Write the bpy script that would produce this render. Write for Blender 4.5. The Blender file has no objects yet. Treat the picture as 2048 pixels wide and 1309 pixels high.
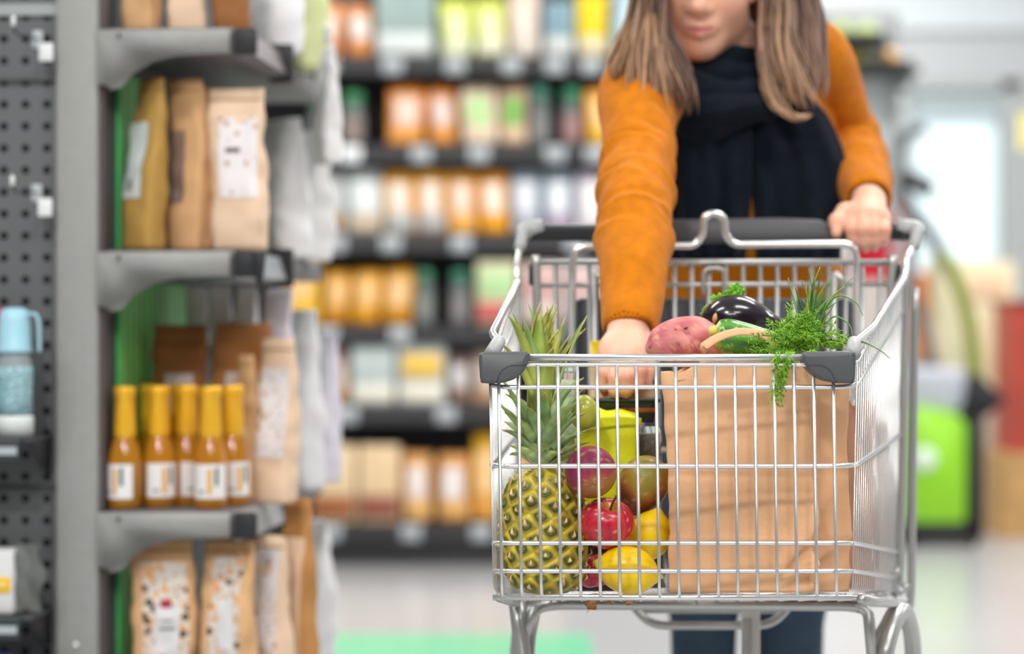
import bpy, bmesh, math, random
import numpy as np
import openvdb
from mathutils import Vector, Matrix, Euler, noise as mnoise

# ---------------------------------------------------------------- camera, world, light, exposure
SC = bpy.context.scene
COL = SC.collection
FPX = 85.0 / 36.0 * 2048.0            # focal length in pixels of the 2048 x 1309 frame
CX, CY, CAM_H = 1024.0, 654.5, 0.89

cam_data = bpy.data.cameras.new('camera')
cam_data.lens = 85.0
cam_data.sensor_width = 36.0
cam_data.sensor_fit = 'HORIZONTAL'
cam_data.clip_start = 0.05
cam_data.clip_end = 60
cam_data.dof.use_dof = True
cam_data.dof.focus_distance = 2.76
cam_data.dof.aperture_fstop = 2.5
cam_data.dof.aperture_blades = 0
cam = bpy.data.objects.new('camera', cam_data)
COL.objects.link(cam)
cam.location = (0, 0, CAM_H)
cam.rotation_euler = (math.radians(90), 0, 0)
SC.camera = cam

world = bpy.data.worlds.new('world')
SC.world = world
world.use_nodes = True
world.node_tree.nodes['Background'].inputs[0].default_value = (0.9, 0.95, 1, 1)
world.node_tree.nodes['Background'].inputs[1].default_value = 0.2

SC.view_settings.view_transform = 'Standard'
SC.view_settings.look = 'None'
SC.view_settings.gamma = 1
SC.view_settings.use_curve_mapping = False
SC.view_settings.exposure = 0.98

def area_light(x, y, z, sx, sy, power, col=(1, 0.985, 0.96)):
    d = bpy.data.lights.new('ceiling_or_fill_lamp', 'AREA')
    d.shape = 'RECTANGLE'
    d.size, d.size_y = sx, sy
    d.energy = power
    d.color = col
    o = bpy.data.objects.new('ceiling_or_fill_lamp', d)
    COL.objects.link(o)
    o.location = (x, y, z)
    return o

# rows of ceiling tubes of the shop
for ly, lp in ((1.6, 26), (4.2, 24), (7.0, 38), (9.6, 32), (12.4, 34)):
    for lx in (-1.6, 1.5):
        area_light(lx, ly, 3.45, 1.5, 0.5, lp)
# lamps behind the camera, nearest to the trolley front
area_light(-0.95, -0.7, 3.45, 0.4, 0.4, 62)
area_light(1.4, -0.9, 3.45, 1.2, 0.5, 20)
area_light(0.2, -2.1, 3.3, 2.4, 0.5, 46)  # added front fill lamp, brightens the shopper's face
area_light(4.6, 5.5, 3.45, 1.5, 0.5, 28)
area_light(4.6, 9.5, 3.45, 1.5, 0.5, 46)

# ---------------------------------------------------------------- helpers
def P(px, py, D):
    return Vector(((px - CX) / FPX * D, D, CAM_H + (CY - py) / FPX * D))

def srgb(h):
    h = h.lstrip('#')
    out = []
    for i in (0, 2, 4):
        c = int(h[i:i + 2], 16) / 255
        out.append(c / 12.92 if c <= 0.04045 else ((c + 0.055) / 1.055) ** 2.4)
    return tuple(out)

MATS = {}
def M(name, col='#808080', rough=0.5, metal=0.0, var=None, bump=None, trans=0.0, ior=1.45, attr=False,
      sheen=0.0, coat=0.0, spec=0.5, sss=0.0, speck=None, stripes=None, dots=None, emit=0.0, aniso=(1, 1, 1), alpha=1.0, bump2=None):
    """procedural principled material"""
    if name in MATS:
        return MATS[name]
    m = bpy.data.materials.new(name)
    m.use_nodes = True
    nt = m.node_tree
    b = nt.nodes['Principled BSDF']
    L = nt.links.new
    def N(t):
        return nt.nodes.new(t)
    c = srgb(col)
    tc = N('ShaderNodeTexCoord')
    mp = N('ShaderNodeMapping')
    mp.inputs['Scale'].default_value = aniso
    L(tc.outputs['Object'], mp.inputs['Vector'])
    vec = mp.outputs['Vector']
    if attr:
        a = N('ShaderNodeAttribute')
        a.attribute_name = 'Col'
        cs = a.outputs['Color']
    else:
        r = N('ShaderNodeRGB')
        r.outputs[0].default_value = (*c, 1)
        cs = r.outputs[0]
    def mix(fac, a_, b_, mode='MIX'):
        x = N('ShaderNodeMix')
        x.data_type = 'RGBA'
        x.blend_type = mode
        if isinstance(fac, float):
            x.inputs[0].default_value = fac
        else:
            L(fac, x.inputs[0])
        for s, v in ((6, a_), (7, b_)):
            if isinstance(v, tuple):
                x.inputs[s].default_value = (*v, 1)
            else:
                L(v, x.inputs[s])
        return x.outputs[2]
    def ramp(src, p0, p1):
        x = N('ShaderNodeMapRange')
        x.inputs[1].default_value = p0
        x.inputs[2].default_value = p1
        L(src, x.inputs[0])
        return x.outputs[0]
    if var:                                   # (scale, amount)
        n = N('ShaderNodeTexNoise')
        n.inputs['Scale'].default_value = var[0]
        n.inputs['Detail'].default_value = 4
        L(vec, n.inputs['Vector'])
        g = N('ShaderNodeMapRange')
        g.inputs[1].default_value = 0.25
        g.inputs[2].default_value = 0.75
        g.inputs[3].default_value = 1 - var[1]
        g.inputs[4].default_value = 1 + var[1]
        L(n.outputs[0], g.inputs[0])
        cs = mix(1.0, cs, g.outputs[0], 'MULTIPLY')
    if speck:                                 # list of (scale, threshold, hex) blobs
        for sc_, th, hx in speck:
            v = N('ShaderNodeTexVoronoi')
            v.inputs['Scale'].default_value = sc_
            v.inputs['Randomness'].default_value = 1
            L(vec, v.inputs['Vector'])
            wn = N('ShaderNodeTexWhiteNoise')
            L(v.outputs['Color'], wn.inputs['Vector'])
            f1 = ramp(v.outputs['Distance'], th, th * 0.8)
            cs = mix(f1, cs, srgb(hx))
    if stripes:                               # (axis index, frequency, hex, duty)
        sp = N('ShaderNodeSeparateXYZ')
        L(tc.outputs['Object'], sp.inputs[0])
        k = N('ShaderNodeMath'); k.operation = 'MULTIPLY'; k.inputs[1].default_value = stripes[1]
        L(sp.outputs[stripes[0]], k.inputs[0])
        fr = N('ShaderNodeMath'); fr.operation = 'FRACT'
        L(k.outputs[0], fr.inputs[0])
        g = N('ShaderNodeMath'); g.operation = 'LESS_THAN'; g.inputs[1].default_value = stripes[3]
        L(fr.outputs[0], g.inputs[0])
        cs = mix(g.outputs[0], cs, srgb(stripes[2]))
    if dots:                                  # punched holes: (pitch, radius, hex) in the object's xz plane
        sp = N('ShaderNodeSeparateXYZ')
        L(tc.outputs['Object'], sp.inputs[0])
        d2 = None
        for ax in (0, 2):
            k = N('ShaderNodeMath'); k.operation = 'DIVIDE'; k.inputs[1].default_value = dots[0]
            L(sp.outputs[ax], k.inputs[0])
            fr = N('ShaderNodeMath'); fr.operation = 'FRACT'
            L(k.outputs[0], fr.inputs[0])
            s = N('ShaderNodeMath'); s.operation = 'SUBTRACT'; s.inputs[1].default_value = 0.5
            L(fr.outputs[0], s.inputs[0])
            q = N('ShaderNodeMath'); q.operation = 'POWER'; q.inputs[1].default_value = 2
            ab = N('ShaderNodeMath'); ab.operation = 'ABSOLUTE'
            L(s.outputs[0], ab.inputs[0])
            L(ab.outputs[0], q.inputs[0])
            if d2 is None:
                d2 = q.outputs[0]
            else:
                ad = N('ShaderNodeMath'); ad.operation = 'ADD'
                L(d2, ad.inputs[0]); L(q.outputs[0], ad.inputs[1])
                d2 = ad.outputs[0]
        rr = (dots[1] / dots[0]) ** 2
        g = N('ShaderNodeMath'); g.operation = 'LESS_THAN'; g.inputs[1].default_value = rr
        L(d2, g.inputs[0])
        cs = mix(g.outputs[0], cs, srgb(dots[2]))
    L(cs, b.inputs['Base Color'])
    b.inputs['Roughness'].default_value = rough
    b.inputs['Metallic'].default_value = metal
    b.inputs['IOR'].default_value = ior
    b.inputs['Transmission Weight'].default_value = trans
    b.inputs['Specular IOR Level'].default_value = spec
    b.inputs['Coat Weight'].default_value = coat
    b.inputs['Sheen Weight'].default_value = sheen
    b.inputs['Alpha'].default_value = alpha
    if sss:
        b.inputs['Subsurface Weight'].default_value = sss
        b.inputs['Subsurface Radius'].default_value = (0.012, 0.005, 0.003)
        b.inputs['Subsurface Scale'].default_value = 0.6
    if emit:
        L(cs, b.inputs['Emission Color'])
        b.inputs['Emission Strength'].default_value = emit
    prev = None
    for bp in (bump, bump2):
        if bp:                                  # (scale, strength, distance)
            n = N('ShaderNodeTexNoise')
            n.inputs['Scale'].default_value = bp[0]
            n.inputs['Detail'].default_value = 5
            L(vec, n.inputs['Vector'])
            bn = N('ShaderNodeBump')
            bn.inputs['Strength'].default_value = bp[1]
            bn.inputs['Distance'].default_value = bp[2]
            L(n.outputs[0], bn.inputs['Height'])
            if prev is not None:
                L(prev, bn.inputs['Normal'])
            prev = bn.outputs[0]
    if prev is not None:
        L(prev, b.inputs['Normal'])
    MATS[name] = m
    return m

def tag(o, label=None, cat=None, group=None, kind=None):
    if label: o['label'] = label
    if cat: o['category'] = cat
    if group: o['group'] = group
    if kind: o['kind'] = kind
    return o

def thing(name, label, cat, loc=(0, 0, 0), rotz=0.0, group=None):
    o = bpy.data.objects.new(name, None)
    o.empty_display_size = 0.02
    COL.objects.link(o)
    o.location = loc
    o.rotation_euler = (0, 0, rotz)
    return tag(o, label, cat, group)

def obj(name, geo, mat, parent=None, smooth=True, cols=None, label=None, world=True):
    """one mesh object; geo = (verts, faces). world: vertices are world positions, moved into the parent's frame"""
    V, Fc = geo
    me = bpy.data.meshes.new(name)
    me.from_pydata([tuple(v) for v in V], [], [tuple(f) for f in Fc])
    if cols is not None:
        a = me.color_attributes.new('Col', 'FLOAT_COLOR', 'POINT')
        flat = np.ones((len(V), 4), dtype=np.float32)
        flat[:, :3] = np.asarray(cols, dtype=np.float32)[:, :3]
        a.data.foreach_set('color', flat.ravel())
    me.materials.append(mat)
    if smooth:
        me.polygons.foreach_set('use_smooth', [True] * len(me.polygons))
    o = bpy.data.objects.new(name, me)
    COL.objects.link(o)
    if parent is not None:
        o.parent = parent
        if world:
            inv = chain(parent).inverted()
            me.transform(inv)
    if label:
        o['label'] = label
    me.update()
    return o

def chain(o):
    m = Matrix.LocRotScale(o.location, o.rotation_euler, o.scale)
    return chain(o.parent) @ m if o.parent else m

def sharp(o, deg=35):
    """smooth only below an angle"""
    me = o.data
    me.set_sharp_from_angle(angle=math.radians(deg))
    return o

def dup(root, loc, rotz=None, label=None, group=None, scale=None):
    r = root.copy(); COL.objects.link(r)
    r.location = loc
    if rotz is not None: r.rotation_euler = (0, 0, rotz)
    if scale is not None: r.scale = (scale, scale, scale)
    if label: r['label'] = label
    if group: r['group'] = group
    for ch in list(root.children):
        c = ch.copy(); COL.objects.link(c); c.parent = r
        for g in list(ch.children):
            d = g.copy(); COL.objects.link(d); d.parent = c
    return r

def join(*gs):
    V, Fc = [], []
    for v, f in gs:
        n = len(V)
        V.extend(v)
        Fc.extend([tuple(i + n for i in q) for q in f])
    return V, Fc

def xform(g, m):
    return [m @ Vector(v) for v in g[0]], g[1]

def tube(path, r, seg=8, closed=False, squash=None):
    pts = [Vector(p) for p in path]
    n = len(pts)
    rs = [r] * n if isinstance(r, (int, float)) else list(r)
    T = []
    for i in range(n):
        if closed:
            t = pts[(i + 1) % n] - pts[i - 1]
        else:
            t = pts[min(i + 1, n - 1)] - pts[max(i - 1, 0)]
        T.append(t.normalized() if t.length > 1e-9 else Vector((0, 0, 1)))
    up = Vector((0, 0, 1)) if abs(T[0].z) < 0.9 else Vector((1, 0, 0))
    nrm = (up - T[0] * up.dot(T[0])).normalized()
    V, Fc = [], []
    for i in range(n):
        nrm = (nrm - T[i] * nrm.dot(T[i]))
        nrm = nrm.normalized() if nrm.length > 1e-9 else T[i].orthogonal().normalized()
        bi = T[i].cross(nrm)
        for k in range(seg):
            a = 2 * math.pi * k / seg
            s2 = squash if squash else 1.0
            V.append(pts[i] + nrm * (math.cos(a) * rs[i] * s2) + bi * (math.sin(a) * rs[i]))
    m = n if closed else n - 1
    for i in range(m):
        j = (i + 1) % n
        for k in range(seg):
            k2 = (k + 1) % seg
            Fc.append((i * seg + k, i * seg + k2, j * seg + k2, j * seg + k))
    if not closed:
        Fc.append(tuple(range(seg - 1, -1, -1)))
        Fc.append(tuple((n - 1) * seg + k for k in range(seg)))
    return V, Fc

def fillet(pts, rad, n=6):
    """polyline with rounded corners"""
    pts = [Vector(p) for p in pts]
    out = [pts[0]]
    for i in range(1, len(pts) - 1):
        p = pts[i]
        a, b = pts[i - 1] - p, pts[i + 1] - p
        d = min(rad, a.length * 0.49, b.length * 0.49)
        a, b = p + a.normalized() * d, p + b.normalized() * d
        for k in range(n + 1):
            t = k / n
            out.append(a * (1 - t) ** 2 + p * 2 * t * (1 - t) + b * t * t)
    out.append(pts[-1])
    return out

def spline(pts, n=8):
    """Catmull-Rom through points (tuples of any length)"""
    pts = [np.array(p, float) for p in pts]
    q = [2 * pts[0] - pts[1]] + pts + [2 * pts[-1] - pts[-2]]
    out = []
    for i in range(1, len(q) - 2):
        for k in range(n):
            t = k / n
            a, b, c, d = q[i - 1], q[i], q[i + 1], q[i + 2]
            out.append(0.5 * (2 * b + (c - a) * t + (2 * a - 5 * b + 4 * c - d) * t * t + (3 * b - a - 3 * c + d) * t ** 3))
    out.append(pts[-1])
    return out

def box(x0, x1, y0, y1, z0, z1):
    V = [Vector((x, y, z)) for z in (z0, z1) for y in (y0, y1) for x in (x0, x1)]
    return V, [(0, 2, 3, 1), (4, 5, 7, 6), (0, 1, 5, 4), (2, 6, 7, 3), (0, 4, 6, 2), (1, 3, 7, 5)]

def from_bm(bm):
    bm.verts.ensure_lookup_table()
    V = [v.co.copy() for v in bm.verts]
    bm.verts.index_update()
    Fc = [tuple(v.index for v in f.verts) for f in bm.faces]
    bm.free()
    return V, Fc

def rbox(x0, x1, y0, y1, z0, z1, r=0.003, seg=2):
    bm = bmesh.new()
    V, Fc = box(x0, x1, y0, y1, z0, z1)
    vs = [bm.verts.new(v) for v in V]
    for f in Fc: bm.faces.new([vs[i] for i in f])
    bmesh.ops.bevel(bm, geom=bm.edges[:], offset=r, segments=seg, affect='EDGES', profile=0.5)
    bmesh.ops.recalc_face_normals(bm, faces=bm.faces[:])
    return from_bm(bm)

def prism(poly, axis, a, b, r=0.0, seg=2):
    """extrude a 2-D polygon along an axis ('x','y','z') from a to b"""
    bm = bmesh.new()
    def mk(u, v, w):
        return {'y': (u, w, v), 'x': (w, u, v), 'z': (u, v, w)}[axis]
    A = [bm.verts.new(mk(u, v, a)) for u, v in poly]
    B = [bm.verts.new(mk(u, v, b)) for u, v in poly]
    bm.faces.new(A); bm.faces.new(B[::-1])
    n = len(poly)
    for i in range(n):
        bm.faces.new((A[i], B[i], B[(i + 1) % n], A[(i + 1) % n]))
    if r:
        bmesh.ops.bevel(bm, geom=bm.edges[:], offset=r, segments=seg, affect='EDGES', profile=0.5)
    bmesh.ops.recalc_face_normals(bm, faces=bm.faces[:])
    return from_bm(bm)

def lathe(prof, seg=24, c=(0, 0, 0)):
    V, Fc = [], []
    n = len(prof)
    for r, z in prof:
        for k in range(seg):
            a = 2 * math.pi * k / seg
            V.append(Vector((c[0] + max(r, 1e-5) * math.cos(a), c[1] + max(r, 1e-5) * math.sin(a), c[2] + z)))
    for i in range(n - 1):
        for k in range(seg):
            k2 = (k + 1) % seg
            Fc.append((i * seg + k, i * seg + k2, (i + 1) * seg + k2, (i + 1) * seg + k))
    Fc.append(tuple(range(seg - 1, -1, -1)))
    Fc.append(tuple((n - 1) * seg + k for k in range(seg)))
    return V, Fc

def grid_geo(fn, nu, nv, close_u=False):
    V = [Vector(fn(i / (nu if close_u else nu - 1), j / (nv - 1))) for j in range(nv) for i in range(nu)]
    Fc = []
    for j in range(nv - 1):
        for i in range(nu if close_u else nu - 1):
            i2 = (i + 1) % nu
            Fc.append((j * nu + i, j * nu + i2, (j + 1) * nu + i2, (j + 1) * nu + i))
    return V, Fc

def thick(fn, nu, nv, t):
    """closed sheet of thickness t around the surface fn(u, v)"""
    V, Fc = grid_geo(fn, nu, nv)
    nr = [Vector((0, 0, 0)) for _ in V]
    for f in Fc:
        n = (V[f[1]] - V[f[0]]).cross(V[f[3]] - V[f[0]])
        for i in f: nr[i] = nr[i] + n
    nr = [n.normalized() if n.length > 1e-14 else Vector((0, -1, 0)) for n in nr]
    m = len(V)
    W = [v + n * t / 2 for v, n in zip(V, nr)] + [v - n * t / 2 for v, n in zip(V, nr)]
    G = list(Fc) + [tuple(i + m for i in f[::-1]) for f in Fc]
    def ix(i, j): return j * nu + i
    rim = [ix(i, 0) for i in range(nu)] + [ix(nu - 1, j) for j in range(1, nv)] + [ix(i, nv - 1) for i in range(nu - 2, -1, -1)] + [ix(0, j) for j in range(nv - 2, 0, -1)]
    for a, b in zip(rim, rim[1:] + rim[:1]):
        G.append((a, a + m, b + m, b))
    return W, G

def nz(p, s, seed=0.0):
    return mnoise.noise(Vector((p[0] * s + seed, p[1] * s + seed * 1.7, p[2] * s - seed)))

def pnp(x): return np.array([x.x, x.y, x.z])

# ---------------------------------------------------------------- signed distance sculpting for organic shapes
class Sdf:
    def __init__(s, lo, hi, h):
        s.lo = np.array(lo, float); s.h = h
        s.n = np.ceil((np.array(hi, float) - s.lo) / h).astype(int) + 1
        s.a = np.full(tuple(s.n), 0.06, dtype=np.float32)
    def block(s, blo, bhi):
        i0 = np.clip(np.floor((np.array(blo) - s.lo) / s.h).astype(int), 0, s.n - 1)
        i1 = np.clip(np.ceil((np.array(bhi) - s.lo) / s.h).astype(int) + 1, 1, s.n)
        ax = [(s.lo[k] + s.h * np.arange(i0[k], i1[k])).astype(np.float32) for k in range(3)]
        X = np.meshgrid(*ax, indexing='ij', sparse=True)
        return tuple(slice(i0[k], i1[k]) for k in range(3)), X
    def put(s, fn, blo, bhi, k=0.01, op='add', pad=0.03):
        blo = np.array(blo) - pad; bhi = np.array(bhi) + pad
        sl, X = s.block(blo, bhi)
        if any(t.stop <= t.start for t in sl): return
        d = fn(*X)
        a = s.a[sl]
        if op == 'add':
            h = np.maximum(k - np.abs(a - d), 0) / k
            s.a[sl] = np.minimum(a, d) - h * h * k * 0.25
        else:
            d = -d
            h = np.maximum(k - np.abs(a - d), 0) / k
            s.a[sl] = np.maximum(a, d) + h * h * k * 0.25
    def cone(s, a, b, r1, r2, k=0.012, op='add'):
        a = np.array(a, float); b = np.array(b, float)
        ba = b - a; L2 = float(ba @ ba) + 1e-12
        def fn(x, y, z):
            t = np.clip(((x - a[0]) * ba[0] + (y - a[1]) * ba[1] + (z - a[2]) * ba[2]) / L2, 0, 1)
            return np.sqrt((x - a[0] - ba[0] * t) ** 2 + (y - a[1] - ba[1] * t) ** 2 + (z - a[2] - ba[2] * t) ** 2) - (r1 + (r2 - r1) * t)
        m = max(r1, r2)
        s.put(fn, np.minimum(a, b) - m, np.maximum(a, b) + m, k, op)
    def chain(s, pts, k=0.012):
        for p, q in zip(pts, pts[1:]):
            s.cone(p[:3], q[:3], p[3], q[3], k)
    def ball(s, c, r, k=0.01, op='add', R=None):
        c = np.array(c, float)
        r = np.array([r, r, r] if isinstance(r, (int, float)) else r, float)
        def fn(x, y, z):
            dx, dy, dz = x - c[0], y - c[1], z - c[2]
            if R is not None:
                u = dx * R[0, 0] + dy * R[1, 0] + dz * R[2, 0]
                v = dx * R[0, 1] + dy * R[1, 1] + dz * R[2, 1]
                w = dx * R[0, 2] + dy * R[1, 2] + dz * R[2, 2]
            else:
                u, v, w = dx, dy, dz
            k0 = np.sqrt((u / r[0]) ** 2 + (v / r[1]) ** 2 + (w / r[2]) ** 2)
            k1 = np.sqrt((u / r[0] ** 2) ** 2 + (v / r[1] ** 2) ** 2 + (w / r[2] ** 2) ** 2) + 1e-9
            return k0 * (k0 - 1) / k1
        m = r.max()
        s.put(fn, c - m, c + m, k, op)
    def mesh(s, smooth=2):
        g = openvdb.FloatGrid(0.06)
        g.copyFromArray(s.a)
        pts, quads = g.convertToQuads(0.0)
        V = pts.astype(float) * s.h + s.lo
        Q = quads.astype(int)[:, ::-1]
        # outward?
        c = V.mean(0)
        a, b, d = V[Q[:, 0]], V[Q[:, 1]], V[Q[:, 3]]
        vol = np.einsum('ij,ij->i', a - c, np.cross(b - a, d - a)).sum()
        if vol < 0: Q = Q[:, ::-1]
        for _ in range(smooth):
            acc = np.zeros_like(V); cnt = np.zeros(len(V))
            for i in range(4):
                j = (i + 1) % 4
                np.add.at(acc, Q[:, i], V[Q[:, j]]); np.add.at(cnt, Q[:, i], 1)
                np.add.at(acc, Q[:, j], V[Q[:, i]]); np.add.at(cnt, Q[:, j], 1)
            V = V * 0.5 + 0.5 * acc / np.maximum(cnt, 1)[:, None]
        return V, Q

def obj_np(name, V, Q, mat, parent=None, cols=None, label=None):
    me = bpy.data.meshes.new(name)
    n = len(Q)
    if parent is not None:
        m = np.array(chain(parent).inverted())
        V = V @ m[:3, :3].T + m[:3, 3]
    me.vertices.add(len(V)); me.vertices.foreach_set('co', np.ascontiguousarray(V, dtype=np.float32).ravel())
    me.loops.add(n * 4); me.loops.foreach_set('vertex_index', np.ascontiguousarray(Q, dtype=np.int32).ravel())
    me.polygons.add(n); me.polygons.foreach_set('loop_start', np.arange(0, n * 4, 4, dtype=np.int32))
    me.update(calc_edges=True)
    me.polygons.foreach_set('use_smooth', np.ones(n, dtype=bool))
    if cols is not None:
        a = me.color_attributes.new('Col', 'FLOAT_COLOR', 'POINT')
        fl = np.ones((len(V), 4), dtype=np.float32); fl[:, :3] = cols
        a.data.foreach_set('color', fl.ravel())
    me.materials.append(mat)
    me.validate()
    o = bpy.data.objects.new(name, me); COL.objects.link(o)
    if parent is not None: o.parent = parent
    if label: o['label'] = label
    return o
# ================================================================ room
WX0, WX1, WY0, WY1, CZ = -4.2, 6.2, -2.5, 14.0, 3.6
m_floor = M('floor_vinyl', '#B2B2B3', rough=0.25, var=(0.8, 0.05), bump=(3, 0.05, 0.002))
m_wall = M('wall_paint', '#D3D6D8', rough=0.8, var=(1.5, 0.03))
m_ceil = M('ceiling_paint', '#E4E6E6', rough=0.9)
fl = obj('floor', box(WX0 - .1, WX1 + .1, WY0 - .1, WY1 + .1, -0.1, 0.0), m_floor, smooth=False); tag(fl, kind='structure')
tag(obj('ceiling', box(WX0 - .1, WX1 + .1, WY0 - .1, WY1 + .1, CZ, CZ + .1), m_ceil, smooth=False), kind='structure')
tag(obj('wall_left', box(WX0 - .1, WX0, WY0, WY1, 0, CZ), M('wall_slate', '#77787A', rough=.8), smooth=False), kind='structure')
tag(obj('wall_right', box(WX1, WX1 + .1, WY0, WY1, 0, CZ), m_wall, smooth=False), kind='structure')
tag(obj('wall_front', box(WX0, WX1, WY0 - .1, WY0, 0, CZ), M('wall_umber', '#5A5553', rough=.8), smooth=False), kind='structure')
# back wall with a big glazed opening on the right
wl, wr = P(1818, 0, WY1).x, P(2002, 0, WY1).x
wt, wb = P(0, 182, WY1).z, 0.55
tag(obj('wall_back', join(box(WX0, wl, WY1, WY1 + .12, 0, CZ), box(wr, WX1, WY1, WY1 + .12, 0, CZ), box(wl, wr, WY1, WY1 + .12, wt, CZ), box(wl, wr, WY1, WY1 + .12, 0, wb)), M('wall_back_panel', '#C3C6C8', rough=0.7), smooth=False), kind='structure')
tag(obj('trim_1', box(WX0, WX1, WY1 - .05, WY1, P(0, 62, WY1).z, CZ), M('header_paint', '#DCE3E6', rough=0.6), smooth=False), kind='structure')
wn = tag(obj('window_1', join(box(wl - .06, wl, WY1 - .04, WY1 + .1, wb - .06, wt + .06), box(wr, wr + .1, WY1 - .04, WY1 + .1, wb - .06, wt + .06), box(wl - .06, wr + .1, WY1 - .04, WY1 + .1, wt, wt + .07), box(wl - .06, wr + .1, WY1 - .04, WY1 + .1, wb - .06, wb)), M('window_frame', '#B4B9B9', rough=0.5, metal=0.3), smooth=False), kind='structure')
gl = obj('window_pane', box(wl, wr, WY1 + .06, WY1 + .08, wb, wt - .0), M('daylight_pane', '#D3E2E6', rough=0.3, emit=0.30), wn, smooth=False)
lint = obj('lintel', box(wl, wr, WY1 + .0, WY1 + .05, P(0, 235, WY1).z, wt), M('blind_cloth', '#AEBBBE', rough=0.7), wn, smooth=False)
# pale green strip set in the floor
tag(obj('floor_marking', box(P(560, 0, 6.8).x, P(1180, 0, 6.8).x, 5.9, 6.98, 0.0, 0.004), M('green_strip', '#74C49A', rough=0.3, var=(2, 0.08)), smooth=False), kind='structure')
# ================================================================ gondola on the left, its end face towards us
GY = 3.70
GLEN = .88
GTH = math.radians(4.16)
gp = P(195, 0, GY)
GLOC = Vector((gp.x, GY, 0))
GM = Matrix.LocRotScale(GLOC, Euler((0, 0, -GTH)), (1, 1, 1))
def G(x, y, z): return GM @ Vector((x, y, z))
def gobj(name, geo, mat, parent, **k):
    return obj(name, geo, mat, parent, world=False, **k)

m_steel = M('grey_powder_steel', '#9D9E9B', rough=0.55, metal=0.15, var=(60, 0.05))
m_steel2 = M('grey_shelf_steel', '#96979A', rough=0.5, metal=0.2, var=(30, 0.04))
m_dark = M('dark_steel', '#46494B', rough=0.6, metal=0.2)
m_black = M('black_plastic', '#26282B', rough=0.5)
m_clear = M('clear_ticket_plastic', '#C9D0D4', rough=0.25, trans=0.35)
m_green = M('green_card', '#2FA84F', rough=0.5, var=(8, 0.25), stripes=(1, 26, '#8CC26A', 0.45))

gon = thing('gondola_shelving', 'grey steel shelving unit stocked with bags and small bottles, bare end post nearest', 'shelving', GLOC, -GTH)
gobj('end_post', rbox(-.0655, 0, 0.0, .05, 0, 2.2, .004), m_steel, gon, label='wide light grey end post')
pole = gobj('post_slot_strip', box(0.0, .0065, 0.012, .072, 0, 2.2), M('slot_strip', '#5A5354', rough=.6), gon, smooth=False)
gobj('rivet', lathe([(0, -.001), (.0055, -.001), (.0045, .002), (.001, .003)], 12), M('bright_rivet', '#E8ECEC', rough=.2, metal=.6), gon)
rv = bpy.data.objects['rivet']; rv.rotation_euler = (math.radians(90), 0, 0); rv.location = (-.034, -.001, .402)
gobj('back_panel', box(.0066, .012, .068, GLEN, .05, 2.0), m_dark, gon, smooth=False)
gobj('plinth', box(.013, .24, .02, GLEN, 0, .14), m_dark, gon, smooth=False)
m_shelf = M('shade_dark_shelf', '#6C696B', rough=.5, metal=.2, var=(30, .04))  # board colour darkened to stand for the shade under the shelves
LV = [1.348, 1.008, .609, .305]
def bracket_profile():
    up = [(0.0, 0.0), (.205, 0.0), (.205, -.037), (.12, -.040), (.085, -.048), (.055, -.066), (.038, -.088), (.022, -.092), (.014, -.084), (0.0, -.084)]
    return up[::-1]
for i, z in enumerate(LV):
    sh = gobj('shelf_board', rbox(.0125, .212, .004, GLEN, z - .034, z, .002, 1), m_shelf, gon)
    b = gobj('shelf_bracket', prism([(x, z - .003 + q) for x, q in bracket_profile()], 'y', -.004, 0.0035, .0012, 1), m_steel, sh)
    gobj('price_rail', prism([(.212, z - .040), (.216, z - .046), (.238, z - .040), (.226, z - .002), (.212, z - .002)], 'y', .0, .33), m_clear if i else M('dark_rail', '#6E6668', rough=.5), sh, smooth=False, label='clear ticket strip along the shelf front' if i else None)
    gobj('rail_end_clip', rbox(.212, .246, -.006, .012, z - .042, z - .002, .003), m_black, sh)
    gobj('rail_end_clip', rbox(.208, .248, .325, .34, z - .052, z + .012, .003), m_black, sh)
    # slots and bolts in the bracket
    gobj('slot', box(.032, .036, -.0065, -.003, z - .016, z - .009), m_black, b, smooth=False)
# ticket holder hanging from the clip of the middle shelf
gobj('hanging_clip', prism([(.240, 1.005), (.262, 1.005), (.258, .965), (.252, .93), (.246, .965)], 'y', -.012, -.004, .001), m_black, gon)

# perforated end panel, seams, rails
gobj('perforated_panel', box(-.62, -.0655, .022, .03, 0, 2.2), M('perforated_steel', '#686B6D', rough=.5, metal=.3, var=(2, .1), dots=(.0338, .0066, '#101214')), gon, smooth=False, label='dark grey panel with punched holes')
for zz, hh in ((P(0, 15, GY).z, .018), (P(0, 158, GY).z, .004), (P(0, 980, GY).z, .006)):
    gobj('panel_seam', box(-.62, -.0655, .016, .024, zz - hh / 2, zz + hh / 2), m_dark if hh < .01 else M('panel_rail', '#A9AFB0', rough=.4, metal=.3), gon, smooth=False)

# hooks with price tags
def hook(px, py, n):
    loc = G((px - 195) * GY / FPX, .0215, P(0, py, GY).z)
    t = thing('peg_hook', n, 'hook', loc, -GTH, 'peg hooks on the perforated panel')
    w = [(0, 0, 0), (0, -.03, -.002), (0, -.09, -.006), (0, -.125, -.008), (0, -.135, .006)]
    gobj('hook_wire', tube(fillet(w, .01), .0016, 6), M('hook_steel', '#3E4144', rough=.35, metal=.7), t)
    gobj('back_plate', rbox(-.008, .008, -.003, .0, -.016, .012, .002), M('hook_plate', '#B9C0C2', rough=.5), t)
    gobj('tip_cap', lathe([(0, -.001), (.0035, 0), (.0036, .012), (.002, .015), (0, .0155)], 10, (0, -.136, .002)), M('tag_white', '#E4E8E8', rough=.5), t)
    gobj('tag_holder', rbox(.012, .034, -.04, -.037, -.040, -.012, .002), M('tag_white', '#E4E8E8', rough=.5), t)
hook(66, 72, 'thin steel peg hook with white tag high on the perforated panel')
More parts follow.
